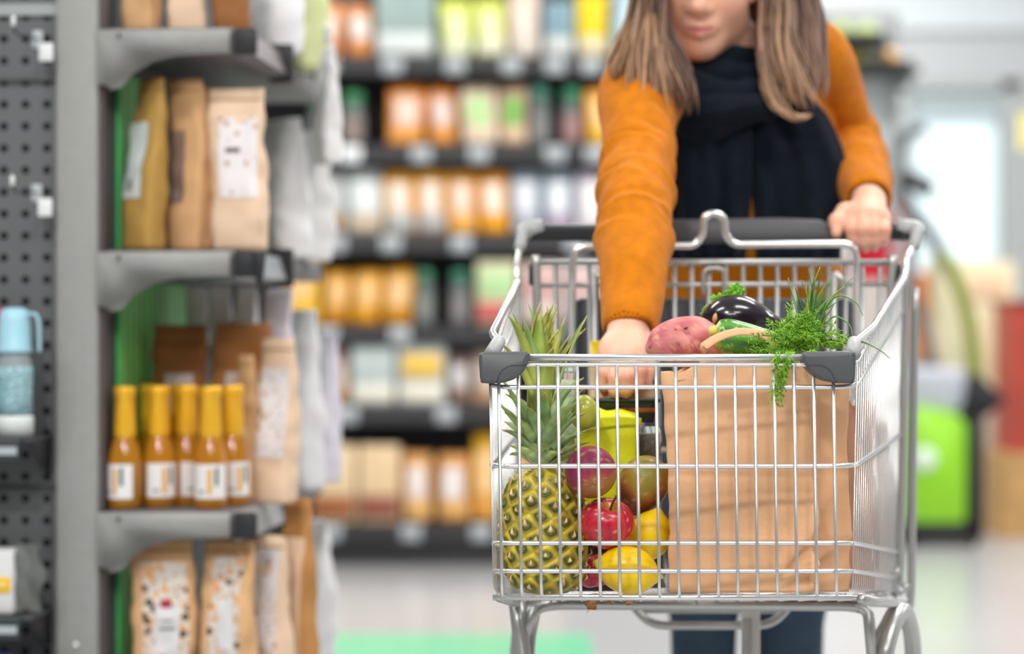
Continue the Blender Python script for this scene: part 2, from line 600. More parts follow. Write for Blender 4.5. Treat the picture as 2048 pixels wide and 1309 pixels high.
hook(64, 382, 'thin steel peg hook with white tag halfway up the perforated panel')

# small end shelves
def end_shelf(z, n):
    t = thing('end_tray_shelf', n, 'shelf', G(-.09, 0, z), -GTH)
    gobj('tray', rbox(-.34, .016, -.10, .0212, -.006, .0, .002), m_dark, t)
    gobj('front_rail', rbox(-.34, .0, -.112, -.10, -.034, .002, .002), M('tray_rail_dark', '#30383A', rough=.4), t)
    gobj('ticket_strip', box(-.34, -.004, -.1135, -.1115, -.024, -.012), M('ticket_silver', '#AEB8BC', rough=.3), t, smooth=False)
    gobj('side_bracket', prism([(-.10, -.004), (.021, -.004), (.021, -.06), (-.02, -.05)], 'x', .0085, .0125), m_black, t)
    return t
zt1, zt2 = P(0, 878, GY - .1).z, P(0, 1236, GY - .1).z
end_shelf(zt1, 'narrow dark tray shelf holding the blue capped baby bottle')
end_shelf(zt2, 'narrow dark tray shelf holding the white pack with yellow square')

# baby bottles
def baby_bottle(x, y, cap, bodycol, name, label, lc):
    t = thing('baby_bottle', label, 'bottle', G(x, y, zt1 + .001), -GTH)
    s = .0272
    gobj('body', lathe([(0, 0), (s * .95, 0), (s * 1.02, .006), (s, .03), (s * .96, .06), (s, .09), (s, .105), (s * .8, .125), (s * .78, .132), (0, .132)], 28), M('frosted_plastic', '#BFCBD0', rough=.2, trans=.45), t, label='clear plastic body')
    gobj('printed_sleeve', lathe([(s * 1.02, .034), (s * .985, .06), (s * 1.02, .09), (s * 1.02, .106)], 28), M('sleeve_' + name, bodycol, rough=.4, speck=[(140, .35, lc), (75, .22, '#E9F2F4')], aniso=(1, 1, 2.2)), t)
    gobj('base_band', lathe([(s * 1.05, .002), (s * 1.06, .026), (s * 1.03, .032)], 28), M('base_white', '#DDE3E2', rough=.4), t)
    gobj('cap', lathe([(0, .127), (s * .98, .127), (s * 1.0, .131), (s * .92, .136), (s * .86, .175), (s * .78, .189), (s * .5, .194), (0, .195)], 28), M('cap_' + name, cap, rough=.35), t)
    if name == 'blue': gobj('carry_loop', tube(spline([(s * .8, -.004, .185), (s * 1.25, -.004, .184), (s * 1.42, -.004, .17), (s * 1.45, -.004, .145), (s * 1.45, -.004, .128)], 6), .0042, 8, squash=.6), M('cap_' + name, cap, rough=.35), t)
    return t
baby_bottle((47 - 195) * (GY - .08) / FPX + .001, -.070, '#A5D6E6', '#8FB9C2', 'blue', 'clear baby bottle with pale blue cap and patterned blue sleeve on the end tray', '#46606B')
baby_bottle((-14 - 195) * (GY - .02) / FPX + .001, -.016, '#C8102E', '#D879B0', 'red', 'baby bottle with crimson cap cut off by the picture edge beside the blue one', '#9C3A77')

# white pack with a yellow square
t = thing('soft_white_pack', 'clear wrapped white pack with a yellow square sticker on the lower tray', 'pack', G(-.128, -.045, zt2), -GTH)
gobj('carton', rbox(-.09, .022, -.045, .015, .001, .098, .006), M('pack_white', '#DADDDC', rough=.5, var=(14, .08), bump=(20, .3, .004)), t)
gobj('clear_wrap', grid_geo(lambda u, v: (.0225 + .030 * u - .006 * math.sin(v * 9) * u, -.035 + .04 * u + .005 * math.sin(v * 14 + u * 6), .0035 + .102 * v + .002 * math.sin(u * 5)), 8, 14), M('grey_film', '#8E9390', rough=.2, trans=.5), t)
gobj('yellow_sticker', rbox(-.005, .018, -.0475, -.045, .035, .058, .001), M('sticker_yellow', '#F2C21B', rough=.5), t)
gobj('sticker_mark', rbox(.001, .011, -.0485, -.047, .044, .051, .002), M('sticker_pale', '#F7E3A0', rough=.5), t)
# blue packet peeking in at the bottom
t = thing('blue_packet', 'violet blue plastic packet lying below the lower tray at the bottom edge', 'packet', G(-.13, -.055, zt2 - .155), -GTH)
def bp(u, v):
    return (-.11 + .17 * u, -.02 - .03 * math.sin(math.pi * v), .0 + .105 * math.sin(math.pi * min(max(u * .9 + .05, 0), 1)) ** .35 * v - .012 * u + .004 * math.sin(u * 20))
gobj('wrapper', thick(bp, 22, 10, .012), M('blue_film', '#5B5CC4', rough=.3, var=(12, .3)), t)
gobj('twisted_end', thick(lambda u, v: (.055 + .035 * u, -.03, .012 + .07 * v - .015 * u), 6, 6, .008), M('teal_film', '#7FA5A8', rough=.3, var=(12, .3)), t)

# ---------------------------------------------------------------- paper pouches
m_kraft = M('kraft_paper', '#DAAD7C', rough=.75, var=(9, .1), bump=(18, .35, .006), bump2=(220, .15, .001))
m_kraft_pale = M('kraft_paper_pale', '#ECCDB0', rough=.75, var=(9, .08), bump=(18, .35, .006), bump2=(220, .15, .001))
m_kraft_brown = M('kraft_paper_brown', '#9A6437', rough=.7, var=(9, .14), bump=(16, .4, .006), bump2=(220, .15, .001))
m_kraft_olive = M('kraft_paper_olive', '#B9924A', rough=.75, var=(7, .16), bump=(18, .35, .006))
m_muesli = M('printed_muesli_label', '#DDD3C8', rough=.6, speck=[(110, .38, '#B99B84'), (60, .34, '#E9A052'), (42, .30, '#4A2F26')])
m_muesli2 = M('printed_oat_label', '#E6E2E4', rough=.6, speck=[(90, .30, '#C9B3AC'), (46, .24, '#B98A62')])
m_granola = M('granola_window', '#A06A3C', rough=.6, speck=[(90, .42, '#4E2E1A'), (150, .36, '#D8A25E')])
m_white_lab = M('white_label', '#DCDCDE', rough=.55, var=(20, .04))
m_red = M('emblem_red', '#A31B3C', rough=.6)
m_ink = M('grey_ink', '#6F6668', rough=.7)

def pouch_surf(w, d, h, seed, lean=0.0, topw=1.0):
    def f(a, t, off=0.0):
        tt = min(max(t, 0), 1)
        hw = w / 2 * (1 + (topw - 1) * tt + .025 * math.sin(math.pi * tt))
        hd = max(d / 2 * (1 - tt ** 2.2) + .0025, .0025) * (1 - .25 * (1 - tt) ** 8)
        e = .42 + .2 * tt
        c, s = math.cos(a), math.sin(a)
        x = hw * math.copysign(abs(c) ** e, c)
        y = hd * math.copysign(abs(s) ** e, s)
        p = Vector((x, y, h * tt))
        k = nz(p, 26, seed) * .006 + nz(p, 60, seed + 3) * .0022
        k *= min(1, tt * 6) * (1 if tt < .86 else .5)
        nrm = Vector((c / hw, s / hd, 0)).normalized()
        p += nrm * (k + off)
        p.y += lean * tt * tt + (.004 * math.sin(x * 60 + seed) if tt > .8 else 0)
        p.x += .004 * math.sin(tt * 5 + seed)
        return p
    return f
def pouch(name, label, loc, rot, w, d, h, mat, seed=0, lean=0., topw=1., lab=None, group=None, seal=True, cat='bag', parent_z=None, extra=None):
    t = thing(name, label, cat, Vector(loc) + Vector((0, 0, .0012)), rot, group)
    f = pouch_surf(w, d, h, seed, lean, topw)
    nu, nv = 44, 30
    V, Fc = grid_geo(lambda u, v: f(u * 2 * math.pi, v), nu, nv, close_u=True)
    n0 = len(V)
    V.append(Vector((0, 0, 0.0)))
    for i in range(nu): Fc.append((n0, (i + 1) % nu, i))
    top = (nv - 1) * nu
    Fc.append(tuple(top + i for i in range(nu)))
    gobj('bag_body', (V, Fc), mat, t)
    def patch(nm, x0, x1, t0, t1, m, off=.0012, res=12, par=None):
        # front face (towards local -y), x given as a share of the half width
        def g(u, v):
            x = x0 + (x1 - x0) * u
            tt = t0 + (t1 - t0) * v
            e = .42 + .2 * tt
            c = math.copysign(min(abs(x), .999) ** (1 / e), x)
            a = -math.acos(max(-1, min(1, c)))
            return f(a, tt, off)
        return gobj(nm, grid_geo(g, res, res), m, par or t)
    for q in (lab or []):
        patch(*q)
    if seal:
        patch('seal_line', -.97, .97, .925, .935, M('seal_shade', '#A87B4E', rough=.7), .0009, 10)
    return t
LABW = [('label', -.74, .74, .3, .78, m_muesli2)]
LABM = [('label', -.62, .8, .16, .86, m_muesli), ('inner_label', -.22, .52, .32, .60, m_white_lab, .0022), ('emblem', -.05, .30, .59, .64, m_red, .003), ('text_line', -.1, .4, .46, .475, m_ink, .003, 6), ('text_line', -.02, .32, .51, .518, m_ink, .003, 6), ('granola_print', -.9, .9, .10, .155, m_granola, .0016)]

gg = 'kraft pouches on the upper shelf of the near unit'
# top shelf: only their lower ends are in the frame
pouch('kraft_pouch', 'pale kraft pouch standing nearest the post on the topmost shelf, only its foot showing', G(.050, .07, LV[0]), -GTH - .35, .052, .040, .2, m_kraft, 1, lab=LABW, group=gg)
pouch('kraft_pouch', 'kraft pouch in the middle of the topmost shelf, only its foot showing', G(.121, .075, LV[0]), -GTH + .2, .058, .045, .2, m_kraft_pale, 2, lab=LABW, group=gg)
pouch('kraft_pouch', 'darker kraft pouch at the open end of the topmost shelf, only its foot showing', G(.191, .09, LV[0]), -GTH + .3, .056, .045, .2, m_kraft_brown, 3, lab=LABW, group=gg)
# second shelf
g2 = 'kraft pouches on the second shelf of the near unit'
side_lab = [('label', -.8, .5, .30, .74, M('label_teal_white', '#C9D2CF', rough=.55, var=(25, .12))), ('barcode', -.35, .05, .345, .41, M('barcode_print', '#B9B6B4', rough=.6, stripes=(2, 330, '#46413F', .5)), .0022, 8)]
pouch('kraft_pouch', 'olive tinted kraft pouch with barcode label, tight against the post on the second shelf', G(.061, .06, LV[1]), -GTH - .75, .072, .046, .268, m_kraft_olive, 4, lean=.01, lab=side_lab, group=g2)
pouch('kraft_pouch', 'kraft pouch with a shaded label beside the olive one on the second shelf', G(.124, .098, LV[1]), -GTH - .5, .066, .044, .268, m_kraft, 5, lean=-.012, lab=[('label', -.92, .1, .28, .7, M('label_brown_shade', '#8D7468', rough=.55, var=(25, .2))), ('barcode', -.5, -.2, .3, .36, M('barcode_print', '#B9B6B4'), .0022, 8)], group=g2)  # brown label colour stands for the shade on it
pouch('kraft_pouch', 'slim kraft pouch squeezed between two others on the second shelf, white label lit', G(.158, .172, LV[1]), -GTH + .65, .066, .05, .262, m_kraft, 6, lab=LABW, group=g2)
pouch('kraft_pouch', 'pale kraft pouch with flared top at the open end of the second shelf', G(.207, .062, LV[1]), -GTH - .22, .08, .056, .25, m_kraft_pale, 7, topw=1.12, lab=[('label', -.5, .9, .32, .82, M('label_white_oat', '#EBE5E6', rough=.55, speck=[(60, .3, '#C6A08A')])), ('text_line', -.2, .3, .6, .63, m_ink, .0022, 6)], group=g2)
# white hanging pouches further along
m_wpouch = M('white_film', '#EDEFF1', rough=.35, var=(6, .06), bump=(14, .3, .006))
m_lilac = M('lilac_film', '#E4E0EC', rough=.35, var=(6, .08), bump=(14, .3, .006))
LABP = [('label', -.6, .6, .2, .5, M('label_lilac', '#C9BFD0', rough=.5, var=(16, .15))), ('label_spot', -.3, .3, .25, .4, M('label_plum', '#B06A8E', rough=.5, var=(20, .3)), .0025)]
gw = 'white pouches further along the near unit'
k = 0
for (x, y, lvl, w, d, h, m, rot, lab, txt) in (
        (.20, .42, 0, .10, .08, .26, m_wpouch, -.9, None, 'grey white pouch standing on the topmost shelf behind the kraft ones'),
        (.215, .64, 0, .10, .08, .25, M('lime_film', '#D9E2A8', rough=.35, var=(5, .12)), -.9, None, 'lime tinted pouch on the topmost shelf behind the grey white pouch'),
        (.195, .50, 1, .12, .09, .24, m_wpouch, -.8, None, 'plump white pouch on the second shelf beyond the kraft pouches'),
        (.205, .70, 1, .12, .08, .235, M('white_film_plain', '#E4E5E5', rough=.4), -.8, None, 'smooth bright white pouch at the far end of the second shelf'),
        (.066, .43, 2, .037, .04, .352, m_wpouch, -.1, None, 'slim white pouch standing nearest the green card behind the brown bags'),
        (.111, .43, 2, .037, .04, .352, m_wpouch, -.1, None, 'slim white pouch in the middle behind the two brown bags'),
        (.156, .42, 2, .036, .04, .352, m_wpouch, -.1, None, 'slim white pouch behind the reddish brown bag next to the lilac one'),
        (.213, .38, 2, .052, .05, .345, m_lilac, -.2, LABP, 'tall lilac white pouch leaning out at the third shelf edge'),
        (.225, .50, 2, .10, .07, .31, m_wpouch, -.7, LABP, 'white pouch with plum print further along the third shelf'),
        (.225, .70, 2, .11, .07, .27, m_lilac, -.7, LABP, 'lilac pouch with plum print at the far end of the third shelf'),
        (.215, .60, 3, .13, .09, .245, m_wpouch, -.6, None, 'grey white pouch on the lowest shelf beyond the kraft bags')):
    pouch('white_pouch', txt, G(x, y, LV[lvl]), -GTH + rot, w, d, h, m, 20 + k, lab=lab, group=gw, seal=False)
    k += 1
# white pouch hanging from a strip in front of the upper shelves
t = pouch('hanging_pouch', 'white drooping pouch hung from the shelf edge between the two upper shelves', G(.290, .43, 1.165), -GTH - 1.15, .085, .036, .20, m_wpouch, 41, seal=False)
gobj('hanger_tab', rbox(-.012, .012, -.004, .004, .205, .235, .002), M('tab_clear', '#D5DCDC', rough=.3), t)

# third shelf: big brown bags behind the bottles
g3 = 'brown bags on the third shelf of the near unit'
boxlab = [('label', -.45, .6, .40, .72, M('label_rose', '#D6C3C4', rough=.55, var=(20, .06))), ('label_mark', -.12, .06, .56, .62, M('mark_dark', '#4A3236', rough=.6), .0024, 8)]
pouch('brown_bag', 'dark brown bag with rose label standing behind the gold necked bottles', G(.072, .268, LV[2]), -GTH + .05, .088, .056, .283, m_kraft_brown, 8, lab=boxlab, group=g3)
pouch('brown_bag', 'reddish brown bag with rose label to the aisle side of the dark brown one', G(.173, .268, LV[2]), -GTH - .05, .093, .055, .286, M('kraft_paper_russet', '#A9713F', rough=.7, var=(9, .14), bump=(16, .4, .006)), 9, lab=boxlab, group=g3)
pouch('kraft_pouch', 'narrow kraft pouch leaning at the shelf edge beside the gold necked bottles', G(.190, .205, LV[2]), -GTH - .35, .03, .05, .235, m_kraft, 10, lab=[('label', -.7, .8, .1, .5, m_muesli2)], group=g3)
pouch('kraft_pouch', 'tall pale kraft pouch with long white label standing past the bottles on the aisle side', G(.252, .160, LV[2]), -GTH - .45, .062, .05, .262, m_kraft_pale, 11, lab=[('label', -.75, .8, .28, .82, m_muesli2)], group=g3)

# lowest shelf in view
g4 = 'muesli bags on the lowest shelf'
pouch('muesli_bag', 'kraft muesli bag with speckled label and dark red emblem, nearest the post below the bottles', G(.090, .055, LV[3]), -GTH + .05, .096, .066, .256, m_kraft, 12, lab=LABM, group=g4)
pouch('muesli_bag', 'kraft muesli bag with creased speckled label next to the red emblem bag', G(.192, .045, LV[3]), -GTH - .3, .080, .056, .254, m_kraft, 13, lean=.02, lab=[('label', -.55, .7, .22, .9, m_muesli), ('inner_label', -.1, .5, .35, .65, m_white_lab, .0022), ('granola_print', -.9, .9, .14, .2, m_granola, .0016)], group=g4)
pouch('muesli_bag', 'pale kraft muesli bag third out from the post with bright white label', G(.245, .125, LV[3]), -GTH - .55, .07, .05, .255, m_kraft_pale, 14, lab=[('label', -.7, .85, .3, .92, m_muesli2)], group=g4)
pouch('muesli_bag', 'upright kraft bag with folded dark edge at the aisle side of the lowest shelf', G(.279, .19, LV[3]), -GTH - .75, .07, .045, .31, M('kraft_paper_warm', '#C08A50', rough=.7, var=(9, .12), bump=(18, .35, .006)), 15, lab=[('label', -.4, .85, .1, .8, m_kraft_pale)], group=g4)
pouch('dark_packet', 'dark packet with olive print in the shade behind the post on the lowest shelf', G(.055, .17, LV[3]), -GTH, .04, .04, .2, M('dark_print', '#3C4327', rough=.5, var=(20, .5)), 16, seal=False)

# green display cards standing against the back panel
for y0, y1, z0, z1, txt in ((.068, .30, LV[0] - .40 + .06, LV[0] - .06, 'green card divider standing behind the pouches of the second shelf'),
                            (.068, .62, LV[2] + .003, LV[1] - .045, 'striped green card divider standing behind the bottles and brown bags'),
                            (.068, .45, LV[3] + .003, LV[2] - .045, 'deep green card divider in the shade of the lowest shelf')):
    t = tag(obj('green_divider', box(.013, .019, y0, y1, z0 if z0 > LV[1] + .2 else z0, z1), m_green, None, smooth=False), txt, 'divider', 'green dividers of the near unit')
    if 'second' in txt:
        t.data.transform(Matrix.Translation((0, 0, 0)))
        for v in t.data.vertices:
            if v.co.z < z1 - .05: v.co.z = LV[1] + .003
    t.location = GLOC; t.rotation_euler = (0, 0, -GTH)

# gold necked bottles
m_juice = M('amber_juice_glass', '#F0A828', rough=.05, trans=.6, ior=1.36, coat=.5)
m_gold = M('gold_foil', '#F8BE30', rough=.3, metal=.35, bump=(90, .35, .002))
def mini_bottle(first=None):
    t = thing('juice_bottle', '', 'bottle')
    R = .0258
    gobj('glass_body', lathe([(0, .002), (R * .85, 0), (R, .004), (R, .070), (R * .97, .080), (R * .86, .092), (R * .72, .103), (.0152, .112), (.0142, .135), (0, .135)], 30), m_juice, t)
    gobj('foil_neck', lathe([(.0168, .1065), (.0172, .118), (.0162, .140), (.0152, .172), (.0168, .174), (.0170, .184), (.0158, .188), (0, .189)], 26), m_gold, t)
    def cyl(a0, a1, z0, z1, r, nm, m, par):
        return gobj(nm, grid_geo(lambda u, v: (r * math.cos(a0 + (a1 - a0) * u), r * math.sin(a0 + (a1 - a0) * u), z0 + (z1 - z0) * v), 16, 4), m, par)
    lb = cyl(-2.72, -.50, .016, .069, R + .0005, 'label', M('bottle_label_white', '#E9E9E9', rough=.5), t)
    cyl(-1.75, -1.45, .022, .062, R + .001, 'label_print', M('label_ochre', '#E0AE5B', rough=.6), lb)
    cyl(-1.28, -1.08, .036, .064, R + .001, 'label_print', M('label_dark_green', '#2B4A44', rough=.6), lb)
    cyl(-2.3, -1.9, .024, .029, R + .001, 'label_print', M('label_grey', '#9AA09F', rough=.6), lb)
    return t
bt = mini_bottle()
first = True
spots = [(250, 3.735, -.45, 'gold necked amber bottle nearest the post in the front row'),
         (300, 3.845, .3, 'gold necked amber bottle behind the gap next to the post'),
         (318, 3.765, .5, 'second gold necked amber bottle from the post in the front row'),
         (360, 3.875, -.2, 'gold necked amber bottle standing behind the second and third of the front row'),
         (374, 3.80, .9, 'third gold necked amber bottle from the post in the front row'),
         (421, 3.735, .1, 'fourth gold necked amber bottle from the post, with dark green print on its label'),
         (466, 3.80, .55, 'gold necked amber bottle at the aisle end of the row, half behind the fourth')]
for px, D, r, txt in spots:
    q = P(px, 0, D)
    loc = (q.x, D, LV[2] + .001)
    if first:
        bt.location = loc; bt.rotation_euler = (0, 0, r); bt['label'] = txt; bt['group'] = 'gold necked bottles'; first = False
    else:
        dup(bt, loc, r, txt, 'gold necked bottles')
# ================================================================ long shelf across the aisle end, far behind
BD = 9.0
def bx(px): return (px - CX) / FPX * BD
def bz(py): return CAM_H + (CY - py) / FPX * BD
m_fdark = M('charcoal_shelf', '#38373A', rough=.55, var=(3, .08))
m_fdark2 = M('charcoal_back', '#4A484B', rough=.7)
bu = thing('wall_shelf_unit', 'long charcoal shelf unit stocked with pouches and jars across the far end of the aisle', 'shelving', (bx(900), BD + .2, 0))
SX0, SX1 = bx(330), bx(1560)
obj('back_panel', box(SX0, SX1, BD + .40, BD + .42, .05, 2.3), m_fdark2, bu, smooth=False)
obj('plinth', box(SX0, SX1, BD + .02, BD + .40, 0.0, bz(1082)), m_fdark, bu, smooth=False)
for x in (SX0, bx(745), SX1 - .03):
    obj('upright', box(x, x + .03, BD + .36, BD + .40, 0.05, 2.3), m_fdark, bu, smooth=False)
BLV = [114, 291, 470, 652, 812, 1048]
m_tag = M('price_tag_card', '#B9BEC2', rough=.5)
m_tagw = M('price_tag_bright', '#F7FAFA', rough=.4)
tags = [[655, 785, 910, 1022, 1110, 1182], [(702,), 842, 958, 1110, 1190], [672, 782, 922, 1150], [655, 800, 1100], [695, 892, 1120], [662, 822, 962]]
BY = []
for i, py in enumerate(BLV):
    z = bz(py)
    BY.append(z)
    sb = obj('shelf_board', box(SX0, SX1, BD, BD + .40, z - .028, z), m_fdark, bu, smooth=False)
    obj('shelf_front', box(SX0, SX1, BD - .012, BD, z - .066, z + .002), m_fdark, sb, smooth=False)
    for tg in tags[i]:
        br = isinstance(tg, tuple)
        px = tg[0] if br else tg
        w = .075
        h = .055
        obj('price_tag', rbox(bx(px) - w / 2, bx(px) + w / 2, BD - .018, BD - .0125, z - .008 - h, z - .004, .002, 1), m_tagw if br else m_tag, sb)

def shade(h, k):
    h = h.lstrip('#'); return '#' + ''.join('%02X' % max(0, min(255, int(int(h[i:i + 2], 16) * k))) for i in (0, 2, 4))
ORD = ['first', 'second', 'third', 'fourth', 'fifth', 'sixth', 'seventh', 'eighth', 'ninth', 'tenth', 'eleventh', 'twelfth']
ROWN = ['topmost', 'second', 'third', 'fourth', 'fifth', 'lowest']
def far_item(kind, row, x0, x1, ytop, col, lab, txt, lab2=None):
    """one product of the far shelf: pouch, jar, carton"""
    z0 = BY[row]
    h = bz(ytop) - z0
    w = bx(x1) - bx(x0)
    t = thing(kind, txt, {'pouch': 'pouch', 'jar': 'jar', 'carton': 'box', 'tray_pack': 'box'}[kind], ((bx(x0) + bx(x1)) / 2, BD + .07, z0 + .001), 0, 'products on the %s far shelf' % ROWN[row])
    mt = M('pack_' + col, col, rough=.4, var=(12, .08))
    if kind == 'pouch':
        f = pouch_surf(w * .93, .09, h, row * 3 + x0 * .1)
        V, Fc = grid_geo(lambda u, v: f(u * 2 * math.pi, v), 24, 12, close_u=True)
        Fc.append(tuple(range(23, -1, -1))); Fc.append(tuple(11 * 24 + i for i in range(24)))
        gobj('pouch_body', (V, Fc), mt, t)
        if True:
            def g(u, v, a=-.62, b=.62, c0=.34, c1=.8):
                x = a + (b - a) * u; tt = c0 + (c1 - c0) * v
                e = .42 + .2 * tt
                c = math.copysign(min(abs(x), .999) ** (1 / e), x)
                return f(-math.acos(c), tt, .003)
        if lab:
            gobj('label', grid_geo(g, 8, 8), M('pack_' + lab, lab, rough=.5), t)
        if lab2:
            gobj('lower_print', grid_geo(lambda u, v: g(u, v, -.85, .85, .06, .32), 8, 6), M('pack_' + lab2, lab2, rough=.5), t)
    elif kind == 'jar':
        r = w / 2
        gobj('glass', lathe([(0, 0), (r * .95, 0), (r, .01), (r, h * .68), (r * .8, h * .76), (r * .8, h * .8), (0, h * .8)], 18), M('jar_glass', '#7E8785', rough=.15, trans=.25), t)
        gobj('lid', lathe([(0, h * .78), (r * .92, h * .78), (r * .92, h * .98), (r * .85, h), (0, h)], 18), mt, t)
        gobj('label', grid_geo(lambda u, v: (1.02 * r * math.cos(-2.8 + 2.5 * u), 1.02 * r * math.sin(-2.8 + 2.5 * u), h * (.1 + .42 * v)), 10, 3), M('pack_' + lab, lab, rough=.5), t)
    else:
        d = .13
        gobj('carton_body', rbox(-w / 2 * .97, w / 2 * .97, -.06, d - .06, 0, h, .006), mt, t)
        if lab:
            gobj('label', rbox(-w / 2 * .8, w / 2 * .8, -.0635, -.0605, h * .45, h * .85, .002, 1), M('pack_' + lab, lab, rough=.5), t)
        if lab2:
            gobj('lower_print', rbox(-w / 2 * .9, w / 2 * .9, -.0635, -.0605, h * .06, h * .36, .002, 1), M('pack_' + lab2, lab2, rough=.5), t)
    return t
OR, ORD2, PE, LIME, WH, GY_, YE = '#E8963C', '#D9822B', '#EFC3A0', '#DDE85A', '#ECE9E6', '#9DB2B0', '#F5D000'
rows = [
 [('pouch', 515, 560, 22, '#E3CDB2', None, 'pale tan'), ('pouch', 562, 606, 30, '#C9A581', '#D9C6B8', 'dull tan'), ('pouch', 612, 682, 4, '#EFA060', '#F6EEE6', 'peach orange'), ('pouch', 690, 744, 8, '#E59450', '#F3EAE6', 'orange'),
  ('carton', 750, 868, -20, '#9FB3B0', None, 'grey green wide', '#E3E8E4'), ('pouch', 878, 944, -2, '#DCE95C', '#F2F6C0', 'lime yellow', '#F0F2D0'), ('pouch', 948, 1012, -2, '#E2EA62', '#F4F6C4', 'paler lime yellow', '#F4F3D8'),
  ('pouch', 1018, 1080, -20, '#F0D2BE', '#F4E2D4', 'pale peach', '#EADFD2'), ('carton', 1088, 1148, 2, '#86A5B2', None, 'slate blue', '#DADDD8'), ('pouch', 1153, 1218, -15, '#F6D500', None, 'bright yellow', '#F3E3BE'), ('pouch', 1226, 1300, -20, '#B2D0DA', '#CFE3EA', 'light blue')],
 [('jar', 618, 658, 185, '#3F9A62', '#9AA39E', 'green lidded dark'), ('jar', 682, 726, 182, '#43935C', '#9A8C84', 'green lidded grey'), ('pouch', 772, 850, 168, '#E28A30', '#E8D3C4', 'orange', '#F2A850'), ('pouch', 855, 912, 170, '#DD8632', '#E3D3CC', 'darker orange', '#F0A050'),
  ('pouch', 920, 996, 168, '#DFC9AE', '#B9DE9A', 'cream green topped', '#F2DABF'), ('pouch', 999, 1056, 168, '#C9A48C', '#6FB54A', 'rosy green topped', '#E6C8A4'), ('jar', 1060, 1100, 172, '#4E8A74', '#8F8E8A', 'teal lidded'), ('jar', 1124, 1164, 174, '#3E9268', '#B08888', 'emerald lidded'), ('pouch', 1170, 1248, 172, '#F2A32A', '#F7D595', 'amber yellow', '#F6C240')],
 [('pouch', 622, 690, 338, '#BFC2C2', '#C9CBCB', 'grey white', '#C39A78'), ('pouch', 692, 764, 336, '#CBD2D0', '#E4EAE8', 'white', '#D6BFA6'), ('pouch', 766, 830, 340, '#F0AC3C', '#EEE2D6', 'amber topped white', '#B5BDBC'), ('pouch', 832, 892, 338, '#F2AE40', '#EFE3D8', 'honey topped white', '#B7B9BA'),
  ('pouch', 894, 954, 340, '#F0A840', '#F3D9C8', 'light orange', '#F4B45A'), ('pouch', 957, 1018, 340, '#EC9F30', '#FAE6D4', 'deep orange', '#F5A81E'), ('pouch', 1022, 1084, 338, '#A3B2BF', '#E6E6EC', 'blue grey', '#B4B8C6'), ('pouch', 1088, 1148, 338, '#A6B5C4', '#E8ECF0', 'steel blue', '#B9A4BC'), ('pouch', 1152, 1232, 340, '#D6CAD6', '#F0EEEC', 'lilac white', '#E6E0E2')],
 [('pouch', 566, 640, 505, '#F2BE0A', '#F2C280', 'bright yellow'), ('pouch', 644, 700, 540, '#DE9A1E', '#E8B978', 'mustard brown', '#D08A10'), ('pouch', 703, 762, 538, '#E3A021', '#EABE80', 'mustard', '#E0980C'), ('pouch', 765, 826, 534, '#DE9C28', '#EAC08A', 'ochre', '#CF8C18'),
  ('jar', 830, 866, 540, '#4C8F70', '#8E9492', 'green lidded pale'), ('jar', 900, 938, 540, '#468C6E', '#948E8E', 'green lidded'), ('carton', 952, 1035, 524, '#D9D6B0', '#B9DDA0', 'cream and red', '#D0605E'), ('carton', 1042, 1118, 528, '#E2C8BE', '#D9A8A4', 'rose', '#D8C8C4'), ('carton', 1124, 1204, 528, '#D9CCC8', '#E2B8B4', 'pinkish white', '#C9B4B4')],
 [('pouch', 630, 692, 700, '#E2B68C', '#EDE3DA', 'tan and white', '#E0994E'), ('tray_pack', 700, 790, 694, '#BCC6C4', None, 'grey', '#EEE8D8'), ('tray_pack', 794, 892, 690, '#B8C1C0', '#F0C65A', 'grey yellow', '#EFE9D8'), ('pouch', 898, 940, 712, '#A88E84', '#D6D2D2', 'brown and white', '#8B6A58'), ('pouch', 945, 1000, 704, '#C9AE9E', '#DCCBC0', 'beige', '#C09878')],
 [('carton', 625, 712, 893, '#EBCFA6', None, 'cream', '#A5643A'), ('carton', 716, 800, 893, '#EBCDA2', None, 'cream brown footed', '#9A5A48'), ('pouch', 805, 864, 908, '#E0A05A', '#E9E2DC', 'orange white spotted', '#EFB970'), ('pouch', 874, 940, 910, '#DD9A52', '#E8E4E2', 'tawny white spotted', '#EDB46A'), ('pouch', 944, 1000, 868, '#F5B80C', '#F3C890', 'golden', '#EBA64E'), ('pouch', 1004, 1060, 905, '#E0A260', '#EADDD2', 'tan', '#EDB878'), ('pouch', 1064, 1126, 905, '#D99550', '#EADFD6', 'brown orange', '#E8B070')],
]
KW = {'pouch': 'pouch', 'jar': 'jar', 'carton': 'carton', 'tray_pack': 'tray pack'}
for ri, row in enumerate(rows):
    for ci, it in enumerate(row):
        kind, x0, x1, yt, col, lab, desc = it[:7]
        lab2 = it[7] if len(it) > 7 else None
        far_item(kind, ri, x0, x1, yt, col, lab, '%s %s, %s from the left on the %s shelf of the far rack' % (desc, KW[kind], ORD[ci], ROWN[ri]), lab2)

# ================================================================ things far to the right
def RP(px, py, D): return P(px, py, D)
